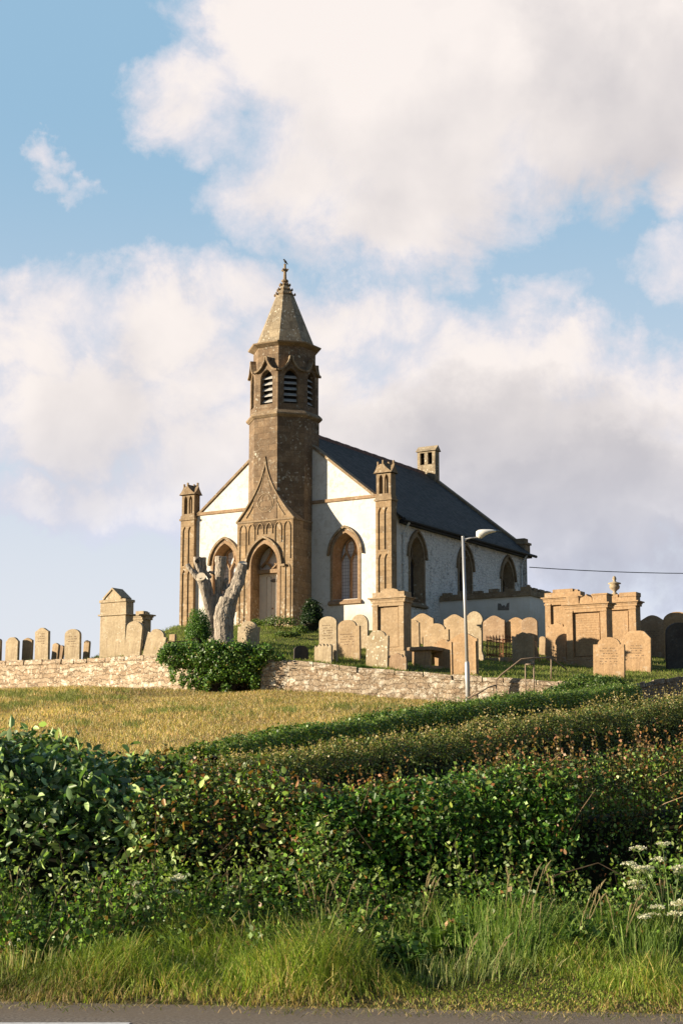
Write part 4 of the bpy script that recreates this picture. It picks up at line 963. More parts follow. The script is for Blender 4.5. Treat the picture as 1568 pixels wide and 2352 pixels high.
# ------------------------------------------------------------------ leaves, hedges, grass
def unit(v): return v / (np.linalg.norm(v, axis=1)[:, None] + 1e-9)
def leaf_mesh(name, P, N, size, ratio, col, mat, parent=None, six=False, fold=.25, down=0.):
    n = len(P); N = unit(N); T = unit(np.cross(N, rng.normal(size=(n, 3)))); T[:, 2] -= down; T = unit(T); S = unit(np.cross(N, T)); Nn = np.cross(T, S)
    L = (size * rng.uniform(.6, 1.25, n))[:, None]; Wd_ = L * ratio; F = L * fold * rng.uniform(-.3, 1, n)[:, None]
    if six: pts = [P, P + T * L * .3 + S * Wd_ * .8 + Nn * F * .6, P + T * L * .65 + S * Wd_ * .75 + Nn * F * .4, P + T * L - Nn * F * .8, P + T * L * .65 - S * Wd_ * .75 + Nn * F * .4, P + T * L * .3 - S * Wd_ * .8 + Nn * F * .6]
    else: pts = [P, P + T * L * .45 + S * Wd_ + Nn * F, P + T * L, P + T * L * .45 - S * Wd_ + Nn * F]
    k = len(pts); V = np.stack(pts, 1).reshape(-1, 3)
    if six:
        b = np.arange(n)[:, None] * 6; loops = np.concatenate([b + np.array([0, 1, 2, 3]), b + np.array([0, 3, 4, 5])], 1).ravel(); tot = np.full(2 * n, 4)
    else: loops = np.arange(n * 4); tot = np.full(n, 4)
    return npmesh(name, V, loops, tot, mat, parent, np.repeat(col, k, 0))
def colours(n, base, var=.25, mixes=()):
    c = np.tile(np.array(base, float), (n, 1))
    for (cc_, fr) in mixes:
        m_ = rng.random(n) < fr; c[m_] = np.array(cc_)
    return np.clip(c * rng.uniform(1 - var, 1 + var, (n, 1)) * rng.uniform(.92, 1.08, (n, 3)), .003, .9)
lump = SN(2.4, 12, seed=9); lump2 = SN(7, 12, seed=10)
class Hedge:
    def __init__(s, name, label, line, width, height, gfn, top=None, cat='hedge', group='hedgerows', sq=.45, lumpy=.10):
        s.L = np.array(line, float); d = np.r_[0, np.cumsum(np.linalg.norm(np.diff(s.L, axis=0), axis=1))]; s.d = d; s.len = d[-1]; s.w = width; s.h = height; s.g = gfn; s.sq = sq; s.lumpy = lumpy
        c = s.pt(np.array([s.len / 2]))[0]; s.root = empty(name, (c[0], c[1], float(gfn(c[0], c[1])))); tag(s.root, label, cat, group); s.off = np.array(s.root.location)
    def pt(s, t): return np.stack([np.interp(t, s.d, s.L[:, 0]), np.interp(t, s.d, s.L[:, 1])], 1)
    def hh(s, t): return s.h(t / s.len) if callable(s.h) else np.full_like(t, s.h)
    def surf(s, t, a, r):
        """t along, a in 0..pi round the section (0 = camera-right side), r radial factor"""
        p = s.pt(t); q = s.pt(np.clip(t + .05, 0, s.len)) - s.pt(np.clip(t - .05, 0, s.len)); q = unit(np.c_[q, np.zeros(len(q))])[:, :2]; nrm = np.stack([q[:, 1], -q[:, 0]], 1)
        ca, sa = np.cos(a), np.sin(a); cx = np.sign(ca) * np.abs(ca) ** s.sq; sz = np.abs(sa) ** s.sq; h_ = s.hh(t)
        pos = np.c_[p[:, 0], p[:, 1], sz * h_] + np.c_[nrm * (cx * s.w / 2)[:, None], np.zeros(len(t))]
        lm = (lump(pos) * .6 + lump2(pos) * .4) * s.lumpy; e = 1 + lm; e = e * r
        g0 = s.g(p[:, 0], p[:, 1]); xy = p + nrm * (cx * s.w / 2 * e)[:, None]; z = g0 + sz * h_ * e
        N = np.c_[nrm * (cx * .9)[:, None], sz * .8 + .05]; return np.c_[xy, z], unit(N)
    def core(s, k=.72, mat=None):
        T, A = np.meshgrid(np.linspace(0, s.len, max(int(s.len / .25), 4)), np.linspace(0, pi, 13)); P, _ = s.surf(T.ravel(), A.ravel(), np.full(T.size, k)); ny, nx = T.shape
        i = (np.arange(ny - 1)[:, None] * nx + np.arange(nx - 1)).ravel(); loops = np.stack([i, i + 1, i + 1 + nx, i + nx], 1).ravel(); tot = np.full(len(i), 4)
        npmesh('shade_core', P - s.off, loops, tot, mat or M_CORE, s.root, smooth=True)  # solid hull standing in for twigs and the shade among them
    def leaves(s, n, size, ratio, base, mixes=(), var=.3, rr=(.72, 1.04), arange=(0, pi), six=False, trange=(0, 1), spread=.7, name='foliage', zfun=None, down=.0, pw=.5):
        t = rng.uniform(*trange, n) * s.len; a = rng.uniform(*arange, n); u = rng.random(n) ** pw; r = rr[0] + (rr[1] - rr[0]) * u
        P, N = s.surf(t, a, r); P += rng.normal(size=P.shape) * size * .5; N = N + rng.normal(size=N.shape) * spread
        c = colours(n, base, var, mixes)
        if zfun is not None: c = zfun(P, c, t / s.len)
        leaf_mesh(name, P - s.off, N, size, ratio, c, M_LEAF, s.root, six, down=down)
    def shoots(s, n, hgt, lsize, green, tip, arange=(pi * .2, pi * .8), trange=(0, 1), per=12, lean=.12, name='shoots', ratio=.35):
        t = rng.uniform(*trange, n) * s.len; a = rng.uniform(*arange, n); P, N = s.surf(t, a, np.full(n, .97)); H_ = hgt * rng.uniform(.35, 1.15, n) * (1 + .5 * lump(P * .7)).clip(.4, 1.6); D = unit(np.c_[rng.normal(size=(n, 2)) * lean, np.ones(n)])
        u = np.tile(np.linspace(.0, 1, per), n); idx = np.repeat(np.arange(n), per)
        Q = P[idx] + D[idx] * (H_[idx] * u)[:, None]; Nn = rng.normal(size=(n * per, 3)) * .8 + np.array([0, 0, .3]); col = np.array(green)[None] * (1 - (u ** 1.6)[:, None]) + np.array(tip)[None] * (u ** 1.6)[:, None]
        col = col * rng.uniform(.7, 1.3, (n * per, 1)); leaf_mesh(name, Q - s.off + rng.normal(size=Q.shape) * .008, Nn, lsize, ratio, col, M_LEAF, s.root)['kind'] = 'stuff'
        # stems
        wv = .004; V = np.stack([P + [wv, 0, -.1], P + [-wv, 0, -.1], P + D * H_[:, None]], 1).reshape(-1, 3) - s.off
        npmesh('twigs', V, np.arange(3 * n), np.full(n, 3), M_TWIG, s.root)['kind'] = 'stuff'

def gflat(X, Y): return outer(X, Y)
# foreground: four kinds of bush grown into one another; brightest leaf mixes also paint in sun glints
def prof(pts): xs_, hs_ = zip(*pts); return lambda u: np.interp(u, xs_, hs_)
X0 = lambda px, Y: at(px, 1700, Y).x
HG = 'bushes of the roadside hedge'
b1 = Hedge('shrub', 'large bush with big pale grey-green leaves at the left of the roadside hedge', [(X0(-460, 15.2), 15.2), (X0(430, 15.2), 15.2)], 1.5, prof([(0, 1.45), (.5, 1.60), (.62, 1.50), (.75, 1.38), (.87, 1.28), (1, 1.15)]), gflat, group=HG, cat='bush', lumpy=.15)
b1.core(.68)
b1.leaves(4000, .115, .27, (0.17, 0.235, 0.115), [((0.432, 0.559, 0.234), .42), ((0.118, 0.208, 0.059), .25)], six=True, arange=(0, pi * .8), rr=(.72, 1.10), spread=.9, down=.5)
b1.leaves(7600, .07, .28, (0.060, 0.103, 0.023), [((0.202, 0.302, 0.079), .25)], rr=(.66, 1.05), arange=(0, pi), spread=1.0, six=True)
b1.leaves(4500, .045, .36, (0.050, 0.086, 0.019), [((0.182, 0.099, 0.036), .12)], rr=(.7, 1.08), arange=(0, pi), spread=1.0, trange=(.4, 1))
b1.shoots(150, .34, .075, (0.112, 0.186, 0.056), (0.196, 0.202, 0.088), trange=(.1, .6), per=9, ratio=.28, lean=.3)
b2 = Hedge('shrub', 'brownish bramble and hawthorn bush left of centre in the roadside hedge', [(X0(330, 15.0), 15.1), (X0(960, 15.0), 15.1)], 1.5, prof([(0, 1.18), (.3, 1.20), (.6, 1.18), (1, 1.05)]), gflat, group=HG, cat='bush', lumpy=.2)
b2.core(.66)
b2.leaves(15000, .040, .36, (0.060, 0.092, 0.019), [((0.274, 0.121, 0.041), .18), ((0.202, 0.322, 0.056), .22), ((0.504, 0.645, 0.203), .07)], arange=(0, pi * .85), rr=(.66, 1.12), spread=1.0)  # palest tint paints sunlit specks into a few leaves
b2.leaves(1500, .075, .36, (0.101, 0.149, 0.031), [((0.296, 0.143, 0.045), .3), ((0.437, 0.564, 0.169), .15)], arange=(0, pi * .85), rr=(.85, 1.12), spread=1.0, six=True)  # pale tint again paints glints on the larger leaves
b2.shoots(420, .30, .036, (0.140, 0.139, 0.037), (0.285, 0.121, 0.045), per=10, trange=(0, 1), arange=(pi * .05, pi * .8), lean=.3)
b3 = Hedge('shrub', 'bright green beech bush right of centre in the roadside hedge', [(X0(690, 14.9), 15.0), (X0(1290, 14.9), 15.0)], 1.55, prof([(0, .98), (.3, 1.05), (.6, 1.05), (1, 1.05)]), gflat, group=HG, cat='bush', lumpy=.16, sq=.42)
b3.core(.68)
b3.leaves(8500, .058, .34, (0.058, 0.130, 0.021), [((0.180, 0.364, 0.050), .25), ((0.054, 0.137, 0.020), .3), ((0.288, 0.351, 0.072), .08), ((0.240, 0.120, 0.045), .04)], arange=(0, pi * .85), rr=(.66, 1.10), spread=1.0, six=True)
b3.leaves(7000, .040, .36, (0.058, 0.111, 0.019), [((0.204, 0.351, 0.063), .2), ((0.264, 0.120, 0.045), .06)], arange=(0, pi * .85), rr=(.68, 1.13), spread=1.1)
b3.shoots(190, .30, .05, (.11, .19, .045), (.22, .20, .06), per=8, ratio=.3, lean=.4, arange=(pi * .05, pi * .85))
b4 = Hedge('shrub', 'hawthorn bush with upright reddish shoots at the right of the roadside hedge', [(X0(1060, 15.2), 15.3), (X0(2080, 15.2), 15.3)], 1.7, prof([(0, 1.02), (.2, 1.16), (.4, 1.26), (1, 1.28)]), gflat, group=HG, cat='bush', lumpy=.17)
b4.core(.68)
b4.leaves(24000, .037, .38, (0.060, 0.103, 0.020), [((0.251, 0.110, 0.036), .13), ((0.202, 0.343, 0.056), .24), ((0.470, 0.605, 0.180), .06)], arange=(0, pi * .85), rr=(.66, 1.10), spread=1.0)  # palest tint is sun glint put into leaf colour
b4.shoots(900, .42, .034, (0.140, 0.171, 0.044), (0.27, 0.12, 0.052), per=13, trange=(0, 1), arange=(pi * .05, pi * .85), lean=.14)
# brambles growing out of the foot of the hedge
b5 = Hedge('bramble_thicket', 'low tangle of bramble and nettle at the foot of the roadside hedge', [(X0(-500, 14.2), 13.8), (X0(2100, 14.2), 13.7)], 1.5, lambda u: .40 + .15 * np.sin(u * 17) + .12 * np.sin(u * 41 + 1), gflat, group=HG, cat='brambles', lumpy=.3, sq=.7)
b5.leaves(21000, .048, .36, (0.071, 0.127, 0.022), [((0.228, 0.121, 0.036), .1), ((0.235, 0.403, 0.068), .25)], arange=(0, pi), rr=(.25, 1.2), spread=1.0, pw=.8)
b5.shoots(560, .42, .05, (0.112, 0.202, 0.037), (0.238, 0.295, 0.075), per=11, ratio=.28, lean=.25, arange=(0, pi))
for k in range(14):
    m = MB(Matrix.Translation(-Vector(b5.root.location))); x = random.uniform(-3.2, 3.3); y = 14.0 + random.uniform(-.3, .4); dx = random.uniform(-.9, .9); h_ = random.uniform(.5, 1.0); g0 = oz(x, y)
    m.tube([(x, y, g0), (x + dx * .3, y - .15, g0 + h_ * .8), (x + dx * .7, y - .3, g0 + h_), (x + dx, y - .42, g0 + h_ * .75)], [.006, .005, .004, .003], 4); m.build('cane', MATS['twigs'], b5.root)

for hs_, n_ in ((b1, 9), (b2, 16), (b3, 10), (b4, 14)):
    t_ = rng.uniform(0, hs_.len, n_); a_ = rng.uniform(pi * .15, pi * .6, n_); Pq, Nq = hs_.surf(t_, a_, np.full(n_, .86))
    for p_, q_ in zip(Pq, Nq):
        v_ = Vector((random.gauss(0, .35), -.35 - .2 * random.random(), random.uniform(.1, .8))).normalized(); L_ = random.uniform(.25, .6); p_ = Vector(p_) - Vector(hs_.root.location)
        m = MB(); m.tube([p_, p_ + v_ * L_ * .5, p_ + v_ * L_ + Vector((0, 0, -.08 * L_))], [.006, .0045, .002], 4); m.build('cane', plain('hedge_cane', (.22, .15, .09), .9) if 'hedge_cane' not in bpy.data.materials else bpy.data.materials['hedge_cane'], hs_.root)

# lane hedges up the slope
def lane(px0, Y0, px1, Y1, n=8):
    a = at(px0, 1700, Y0); b = at(px1, 1600, Y1); return [(a.x + (b.x - a.x) * i / n, a.y + (b.y - a.y) * i / n) for i in range(n + 1)]
def topline(line, pairs, low=0.):
    """height profile so that the hedge top passes through given photo heights"""
    u = np.linspace(0, 1, len(line)); hs = []
    for (x, y) in line:
        px = 784 + FPX * x / y; py = np.interp(px, [q[0] for q in pairs], [q[1] for q in pairs]); hs.append(at(px, py, y).z - oz(x, y) + low)
    return lambda q: np.interp(q, u, hs)
lb = lane(480, 19.5, 2050, 34.0, 14)
print('hedgeB', lb[0], lb[-1], [round(float(topline(lb, [(480, 1745), (750, 1705), (1000, 1668), (1200, 1643), (1400, 1612), (1568, 1600), (1800, 1575)])(np.array([u]))[0]), 2) for u in (0, .25, .5, .75, 1)])
hb = Hedge('hedge', 'long lane hedge with olive shoots on its top, nearest the roadside hedge', lb, 1.15, topline(lb, [(480, 1755), (750, 1722), (1000, 1690), (1200, 1664), (1400, 1626), (1568, 1608), (1800, 1582), (2050, 1560)], .3), lambda X, Y: outer(X, Y) - .3, lumpy=.06, sq=.36, group='clipped hedges along the lane')
hb.core(.86)
hb.leaves(72000, .042, .40, (.10, .135, .035), [((.18, .14, .05), .16), ((.16, .21, .055), .3)], rr=(.80, 1.05), spread=.9)
hb.shoots(3300, .22, .036, (.20, .23, .07), (.34, .25, .10), per=8, arange=(pi * .2, pi * .9))
la = lane(470, 27.0, 1440, 44.3, 14)
ha = Hedge('hedge', 'dark green lane hedge running up to the churchyard gate, behind the olive one', la, .95, topline(la, [(470, 1718), (560, 1700), (700, 1676), (900, 1645), (1075, 1620), (1250, 1598), (1440, 1576)], .85), lambda X, Y: outer(X, Y) - .85, lumpy=.05, sq=.34, group='clipped hedges along the lane')
print('hedgeA', la[0], la[-1], [round(float(ha.hh(np.array([u * ha.len]))[0]), 2) for u in (0, .25, .5, .75, 1)])
ha.core(.88)
ha.leaves(60000, .055, .42, (.09, .16, .035), [((.18, .26, .055), .3), ((.2, .2, .06), .12)], rr=(.88, 1.04), spread=.6)
ha.shoots(1400, .17, .05, (.12, .17, .04), (.16, .20, .06), per=5)

def bush(name, label, c, r, n, size, base, mixes=(), six=False, cat='bush', group=None, shell=.45, core=True, spread=.8):
    c = np.array(c, float); r = np.array(r, float); root = empty(name, (c[0], c[1], c[2] - r[2])); tag(root, label, cat, group)
    d = unit(rng.normal(size=(n, 3))); d[:, 2] = np.abs(d[:, 2]) * 1.0 - .25; d = unit(d); P = d * (shell + (1.08 - shell) * rng.random((n, 1)) ** .6); P *= (1 + .18 * (lump2(d * 1.2 + c)[:, None] * .6)); off = np.array([0, 0, r[2]])
    leaf_mesh('foliage', P * r + off, d + rng.normal(size=(n, 3)) * spread, size, .38, colours(n, base, .3, mixes), M_LEAF, root, six)
    st_ = MB()
    for k in range(5):
        a = random.uniform(0, 6.28); st_.tube([(0, 0, -.1), (cos(a) * r[0] * .3, sin(a) * r[1] * .3, r[2] * .7), (cos(a) * r[0] * .6, sin(a) * r[1] * .6, r[2] * 1.4)], [.03, .02, .008], 5)
    st_.build('stem', M_TWIG, root)
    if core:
        cm = MB(); ell(cm, Vector((0, 0, r[2] * .85)), tuple(r * .72), None, 14, 10); cm.build('bush_shade_core', M_CORE, root, smooth=True)  # dark ellipsoid paints the shade inside the bush
    return root

# ------------------------------------------------------------------ ivy, shrubs, dead tree
GI = (.085, .17, .03)
ic = at(500, 1530, 49.9); ivr = empty('ivy', (ic.x, 49.9, oz(ic.x, 49.9))); tag(ivr, 'thick green ivy spilling over the wall corner below the dead tree', 'ivy', 'ivy and shrubs by the wall'); Pn, Nn_ = [], []
for (px_, py_, rx_, ry_) in ((405, 1507, 30, 26), (432, 1510, 32, 23), (478, 1508, 42, 27), (525, 1515, 44, 33), (572, 1515, 38, 28), (602, 1503, 16, 16), (502, 1543, 22, 20), (548, 1546, 34, 20), (458, 1556, 12, 28), (476, 1570, 8, 16), (438, 1560, 7, 22), (420, 1562, 5, 14), (440, 1492, 22, 18), (490, 1488, 22, 14), (545, 1492, 24, 14), (388, 1492, 16, 10), (612, 1492, 14, 10), (640, 1512, 12, 7), (372, 1510, 8, 12), (585, 1565, 12, 18), (520, 1582, 10, 10), (398, 1545, 5, 20)):
    Yc = 50.35 if px_ < 470 else 50.05; c0 = np.array(at(px_, py_, Yc)); rr = np.array([rx_ / 72, .42, ry_ / 72]); n = int(rx_ * ry_ * 2.4) + 60
    d = unit(rng.normal(size=(n, 3))); d[:, 1] = -np.abs(d[:, 1]) * .9 + .25; d = unit(d); q = .6 + .5 * rng.random((n, 1)) ** .6; q[rng.random(n) < .12] *= 1.35
    Pn.append(c0 + d * q * rr * (1 + .14 * lump2(d * 1.5 + c0))[:, None]); Nn_.append(d)
P = np.concatenate(Pn); N = np.concatenate(Nn_); off = np.array(ivr.location)
leaf_mesh('foliage', P - off + rng.normal(size=P.shape) * .02, N + rng.normal(size=N.shape) * .75, .075, .42, colours(len(P), GI, .35, [((.16, .26, .05), .35), ((.035, .08, .018), .22), ((.28, .22, .07), .03)]), M_LEAF, ivr)
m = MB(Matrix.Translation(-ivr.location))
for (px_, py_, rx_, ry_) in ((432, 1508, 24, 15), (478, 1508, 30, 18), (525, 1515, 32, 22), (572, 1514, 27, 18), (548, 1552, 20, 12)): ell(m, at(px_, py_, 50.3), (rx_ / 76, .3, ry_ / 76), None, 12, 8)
m.build('ivy_shade_core', M_CORE, ivr, smooth=True)  # dark lumps paint the shade behind the ivy leaves
pb_ = base_Y(456, 1492, 52.6)
bush('evergreen_shrub', 'upright conical green shrub left of the dead tree trunk', (pb_.x, 52.6, pb_.z + .55), (.40, .36, .78), 8000, .045, (.085, .18, .03), [((.16, .27, .05), .3), ((.02, .05, .01), .2)], cat='shrub', group='ivy and shrubs by the wall')
pb_ = at(714, 1478, 63.5); bush('dark_bush', 'dark leafy bush against the shaded church wall beside the porch', (pb_.x, 65.6, yz(pb_.x, 65.6) + .50), (.42, .36, .75), 3500, .09, (.02, .042, .012), [((.03, .06, .015), .3)], group='ivy and shrubs by the wall')
for (px_, py_, Y_, r_, lab) in ((640, 1462, 65.0, (.75, .4, .28), 'low leafy plant on the grass below the church door'), (690, 1470, 62.5, (.30, .3, .22), 'small bright weed right of the church door'), (660, 1480, 61.0, (.5, .3, .12), 'sprawling weed in the grass in front of the porch'), (590, 1450, 66.0, (.25, .2, .2), 'small weed tuft at the left foot of the door')):
    q = at(px_, py_, Y_); bush('weed', lab, (q.x, Y_, yz(q.x, Y_) + r_[2] * .8), r_, 900, .07, (.10, .15, .03), [((.18, .22, .06), .25)], cat='weed', group='weeds below the church door', core=False)
q = at(828, 1520, 51.0)
# grass hummock
# gate-side greenery
for (px_, py_, Y_, r_, lab) in ((1345, 1578, 46.3, (.75, .5, .42), 'bright green weeds spilling over the end of the wall by the gate'), (1392, 1573, 45.6, (.6, .5, .32), 'rounded green bush between the gate weeds and the shaded wall'), (1290, 1592, 46.0, (.6, .4, .3), 'leafy bush behind the lane hedge below the handrail')):
    q = at(px_, py_, Y_); bush('gate_bush', lab, (q.x, Y_, q.z - .1), r_, 3500, .06, (.075, .13, .025), [((.13, .18, .04), .3), ((.03, .06, .01), .2)], group='bushes by the gate')
q = at(1310, 1560, 51.5)

def tree():
    Yt = 54.0; b = base_Y(514, 1493, None); Yt = b.y; k = .112 * Yt / FPX
    root = empty('dead_tree', b); tag(root, 'bare grey lopped tree with stub limbs in front of the porch', 'tree')
    C = lambda x, y, d=0: Vector(((x - 900) * k, d, (2130 - y) * k))
    m = MB()
    def limb(pts, s=1.0):
        P_ = [C(p[0], p[1], p[3] if len(p) > 3 else 0) for p in pts]; rr = [p[2] * k for p in pts]; m.tube(P_, rr, 12)
    limb([(905, 2260, 260), (905, 2080, 232), (890, 1800, 205), (880, 1500, 225), (920, 1300, 220), (985, 1080, 190, .0)])
    limb([(985, 1180, 170), (1060, 950, 150, .02), (1180, 700, 135, .05), (1230, 520, 120, .05), (1268, 345, 98, .03)])
    limb([(1000, 1250, 120, -.1), (1130, 950, 100, -.12), (1225, 700, 100, -.06)])
    limb([(850, 1500, 130), (770, 1150, 80, .05), (770, 900, 75, .08), (790, 600, 100, .08), (818, 200, 128, .08)])
    limb([(880, 900, 55, .15), (910, 700, 50, .16), (960, 650, 40, .16)])
    limb([(700, 2150, 90, -.05), (660, 1850, 75, -.05), (610, 1500, 62, -.08), (545, 1150, 75, -.1), (480, 850, 95, -.1), (425, 650, 100, -.14)])
    limb([(700, 1500, 80, .0), (640, 1150, 58, .03), (575, 850, 80, .06), (520, 680, 85, .05)])
    limb([(420, 700, 80, -.05), (260, 540, 62, -.02), (120, 360, 52, .02)])
    limb([(420, 620, 70, .02), (340, 400, 70, .03), (320, 210, 78, .03)])
    limb([(480, 560, 55, .10), (455, 400, 60, .12), (450, 205, 62, .12)])
    limb([(600, 640, 45, .10), (520, 540, 40, .10), (430, 400, 35, .1)])
    limb([(560, 500, 30, .15), (700, 540, 55, .15), (700, 380, 30, .15)])
    o = m.build('trunk', M_BARK, root); r = o.modifiers.new('r', 'REMESH'); r.mode = 'VOXEL'; r.voxel_size = .017; r.use_smooth_shade = True
    s_ = o.modifiers.new('s', 'SMOOTH'); s_.iterations = 2
    tx = bpy.data.textures.new('bark', 'CLOUDS'); tx.noise_scale = .16; tx.noise_depth = 3; dm = o.modifiers.new('d', 'DISPLACE'); dm.texture = tx; dm.strength = .055; dm.mid_level = .5; dm.texture_coords = 'LOCAL'; tx2 = bpy.data.textures.new('bark_fine', 'CLOUDS'); tx2.noise_scale = .05; tx2.noise_depth = 4; d2 = o.modifiers.new('d2', 'DISPLACE'); d2.texture = tx2; d2.strength = .03; d2.texture_coords = 'LOCAL'
    c = MB()
    def disk(x, y, rx, d, nrm, th=.03):
        nrm = Vector(nrm).normalized(); Mx = Matrix.Translation(C(x, y, d)) @ nrm.to_track_quat('Z', 'Y').to_matrix().to_4x4(); c.ring(0, 0, [(rx * k, -th), (rx * k * .98, 0)], 16, 0, Mx)
    disk(428, 632, 97, -.26, (-.1, -1, .45)); disk(1268, 338, 92, .0, (.05, -.75, .9)); disk(818, 192, 118, .08, (0, -.1, 1)); disk(322, 204, 70, .03, (0, -.1, 1))
    c.build('sawn_end', M_CUT, root)
    h_ = MB(); h_.ring(0, 0, [(46 * k, -.02), (40 * k, .0)], 12, 0, Matrix.Translation(C(330, 300, -.115)) @ Matrix.Rotation(R(90), 4, 'X')); h_.build('knot_hole_shade', M_BLACK, root)  # flat black disc painting the dark of a hollow knot
tree()

# ------------------------------------------------------------------ grass
def blades(name, P, hgt, wid, col, lean=.35, kind='stuff', dirs=None, root=None, bend=.5):
    n = len(P); a = rng.uniform(0, 2 * pi, n); S = np.c_[np.cos(a), np.sin(a) * .5, np.zeros(n)] * (wid / 2)[:, None]
    b = rng.uniform(0, 2 * pi, n); B = np.c_[np.cos(b), np.sin(b), np.zeros(n)] * (hgt * lean * rng.uniform(.2, 1.3, n))[:, None]
    if dirs is not None: B = B + dirs * hgt[:, None]
    up = np.c_[np.zeros((n, 2)), hgt]
    m1 = P + up * .5 + B * .25; m2 = P + up * .83 + B * .62; tip = P + up * (1 - .25 * lean) + B * 1.15
    V = np.stack([P - S, P + S, m1 + S * .8, m1 - S * .8, m2 + S * .5, m2 - S * .5, tip], 1).reshape(-1, 3); k = np.arange(n)[:, None] * 7
    loops = np.concatenate([k + np.array([0, 1, 2, 3]), k + np.array([3, 2, 4, 5]), k + np.array([5, 4, 6])], 1).ravel(); tot = np.tile([4, 4, 3], n)
    o = npmesh(name, V, loops, tot, M_GRASS, root, np.repeat(col, 7, 0))
    if kind: tag(o, kind=kind)
    return o
def scatter(n, x0, x1, y0, y1): return rng.uniform(x0, x1, n), rng.uniform(y0, y1, n)
# verge
n = 135000; X, Y = scatter(n, -6.6, 6.6, 10.6, 13.5); Ye = Y + .13 * np.clip(X, -4, 4) + .6; den = .5 + .5 * lump(P3(X, Y) * .5); edge = sst(11.95, 12.5, Ye + .12 * nC(P3(X, Y)))
k_ = rng.random(n) < edge * (.45 + .55 * (den > .35)); X, Y, Ye = X[k_], Y[k_], Ye[k_]; n = len(X); P = np.c_[X, Y, outer(X, Y)]
cl_ = -.15 + lump(P * 1.6) + .7 * lump2(P * 1.1); hh = (.04 + .11 * sst(12.0, 13.0, Ye) * (.45 + .75 * cl_).clip(.0, 2.2)) * rng.uniform(.5, 1.6, n)
c = colours(n, (.19, .27, .06), .4, [((.29, .37, .10), .25), ((.42, .36, .17), .14)]); dry = (rng.random(n) < (1 - sst(12.1, 12.8, Ye)) * .75); c[dry] = colours(int(dry.sum()), (.36, .29, .15), .35)
hh *= .74 * (1 + .5 * (lump2(P * .9) > .9)); hh *= (1 + .9 * lump2(P * .55 + 9)).clip(.6, 2.1); c *= np.array([1.3, 1.2, .9]); c *= (1 + .5 * lump(P * 1.1 + 4))[:, None].clip(.3, 1.9); gd = np.c_[.35 * nB(P * 1.5), -.25 + .3 * nC(P * .6), np.zeros(n)]
tag(blades('verge_grass', P, hh, rng.uniform(.005, .012, n), c, .9, 'stuff', gd), 'rough green roadside grass growing along the verge', 'grass', None, 'stuff')
# tall clumps
def clump(label, px_, py_, Y_, n, hgt, spread, col, mixes=(), dirx=0., wid=.009):
    hgt *= .86; n = int(n * .75); q = at(px_, py_, Y_); g0 = oz(q.x, Y_); X = rng.normal(0, spread, n); Yy = rng.normal(0, spread * .5, n); P = np.c_[X, Yy, outer(X + q.x, Yy + Y_) - g0 - .02]
    root = empty('grass_clump', (q.x, Y_, g0)); tag(root, label, 'grass clump', 'tall grass clumps on the verge'); d = np.c_[X / spread * .16 + dirx, -np.abs(rng.normal(0, .1, n)), np.zeros(n)]
    blades('blades', P, hgt * rng.uniform(.4, 1.1, n), rng.uniform(.6, 1.3, n) * wid, colours(n, col, .3, mixes), .45, 'stuff', d, root)
    for k in range(4):
        m = MB(); x = random.gauss(0, spread); hh_ = hgt * random.uniform(1.0, 1.35); l = random.uniform(-.12, .12) + dirx * .4
        m.tube([(x, 0, 0), (x + l * .4, -.02, hh_ * .55), (x + l, -.03, hh_)], .0035, 4); m.tube([(x + l, -.03, hh_ * .93), (x + l * 1.15, -.03, hh_ * 1.02), (x + l * 1.4, -.03, hh_ * 1.10)], [.003, .008, .002], 4)
        m.build('seed_head', MATS['dry_stalk'], root)
plain('dry_stalk', (.34, .27, .13), .9)
G1, G2 = (.20, .30, .065), [((.31, .40, .11), .3), ((.42, .38, .17), .08)]
clump('tallest bright green grass clump right of centre on the verge', 1130, 2230, 12.9, 900, .56, .20, G1, G2, .10)
clump('bright grass clump bending right in the middle of the right verge', 1190, 2270, 12.7, 700, .42, .18, (0.196, 0.294, 0.072), G2, .15)
clump('tall grass clump at the right near the cow parsley', 1400, 2240, 12.9, 800, .44, .24, G1, G2, .05)
clump('yellowish grass clump left of centre reaching into the brambles', 420, 2160, 13.3, 360, .55, .10, (0.280, 0.336, 0.078), [((0.476, 0.420, 0.156), .25)], .02)
clump('grass clump in front of the pale-leaved bush', 190, 2180, 13.1, 380, .36, .16, G1, G2, -.02)
clump('thin seeding grass clump left of the beech bush', 700, 2190, 13.2, 260, .50, .16, (0.168, 0.238, 0.058), [((0.476, 0.392, 0.169), .2)], .03)
clump('spreading low grass clump near the road, centre left', 560, 2270, 12.8, 600, .32, .28, (0.168, 0.252, 0.058), G2, .08)
clump('spreading low grass clump near the road, far right', 1500, 2280, 12.7, 600, .36, .22, (0.182, 0.266, 0.065), G2, .1)
clump('soft low grass clump near the road at the far left', 90, 2270, 12.8, 500, .30, .24, (0.210, 0.266, 0.065), [((0.448, 0.378, 0.156), .3)], .06)
clump('drooping pale grass clump at the road edge, centre right', 1080, 2295, 12.3, 500, .26, .26, (0.280, 0.350, 0.104), [((0.500, 0.476, 0.221), .3)], .2)
clump('drooping straw-tipped grass clump at the road edge, left of centre', 420, 2290, 12.4, 420, .24, .26, (0.266, 0.308, 0.091), [((0.500, 0.476, 0.221), .35)], .1)
clump('dark grass clump growing out of the brambles at the far left', 30, 2130, 13.7, 300, .5, .12, (0.154, 0.238, 0.058), G2, .05)
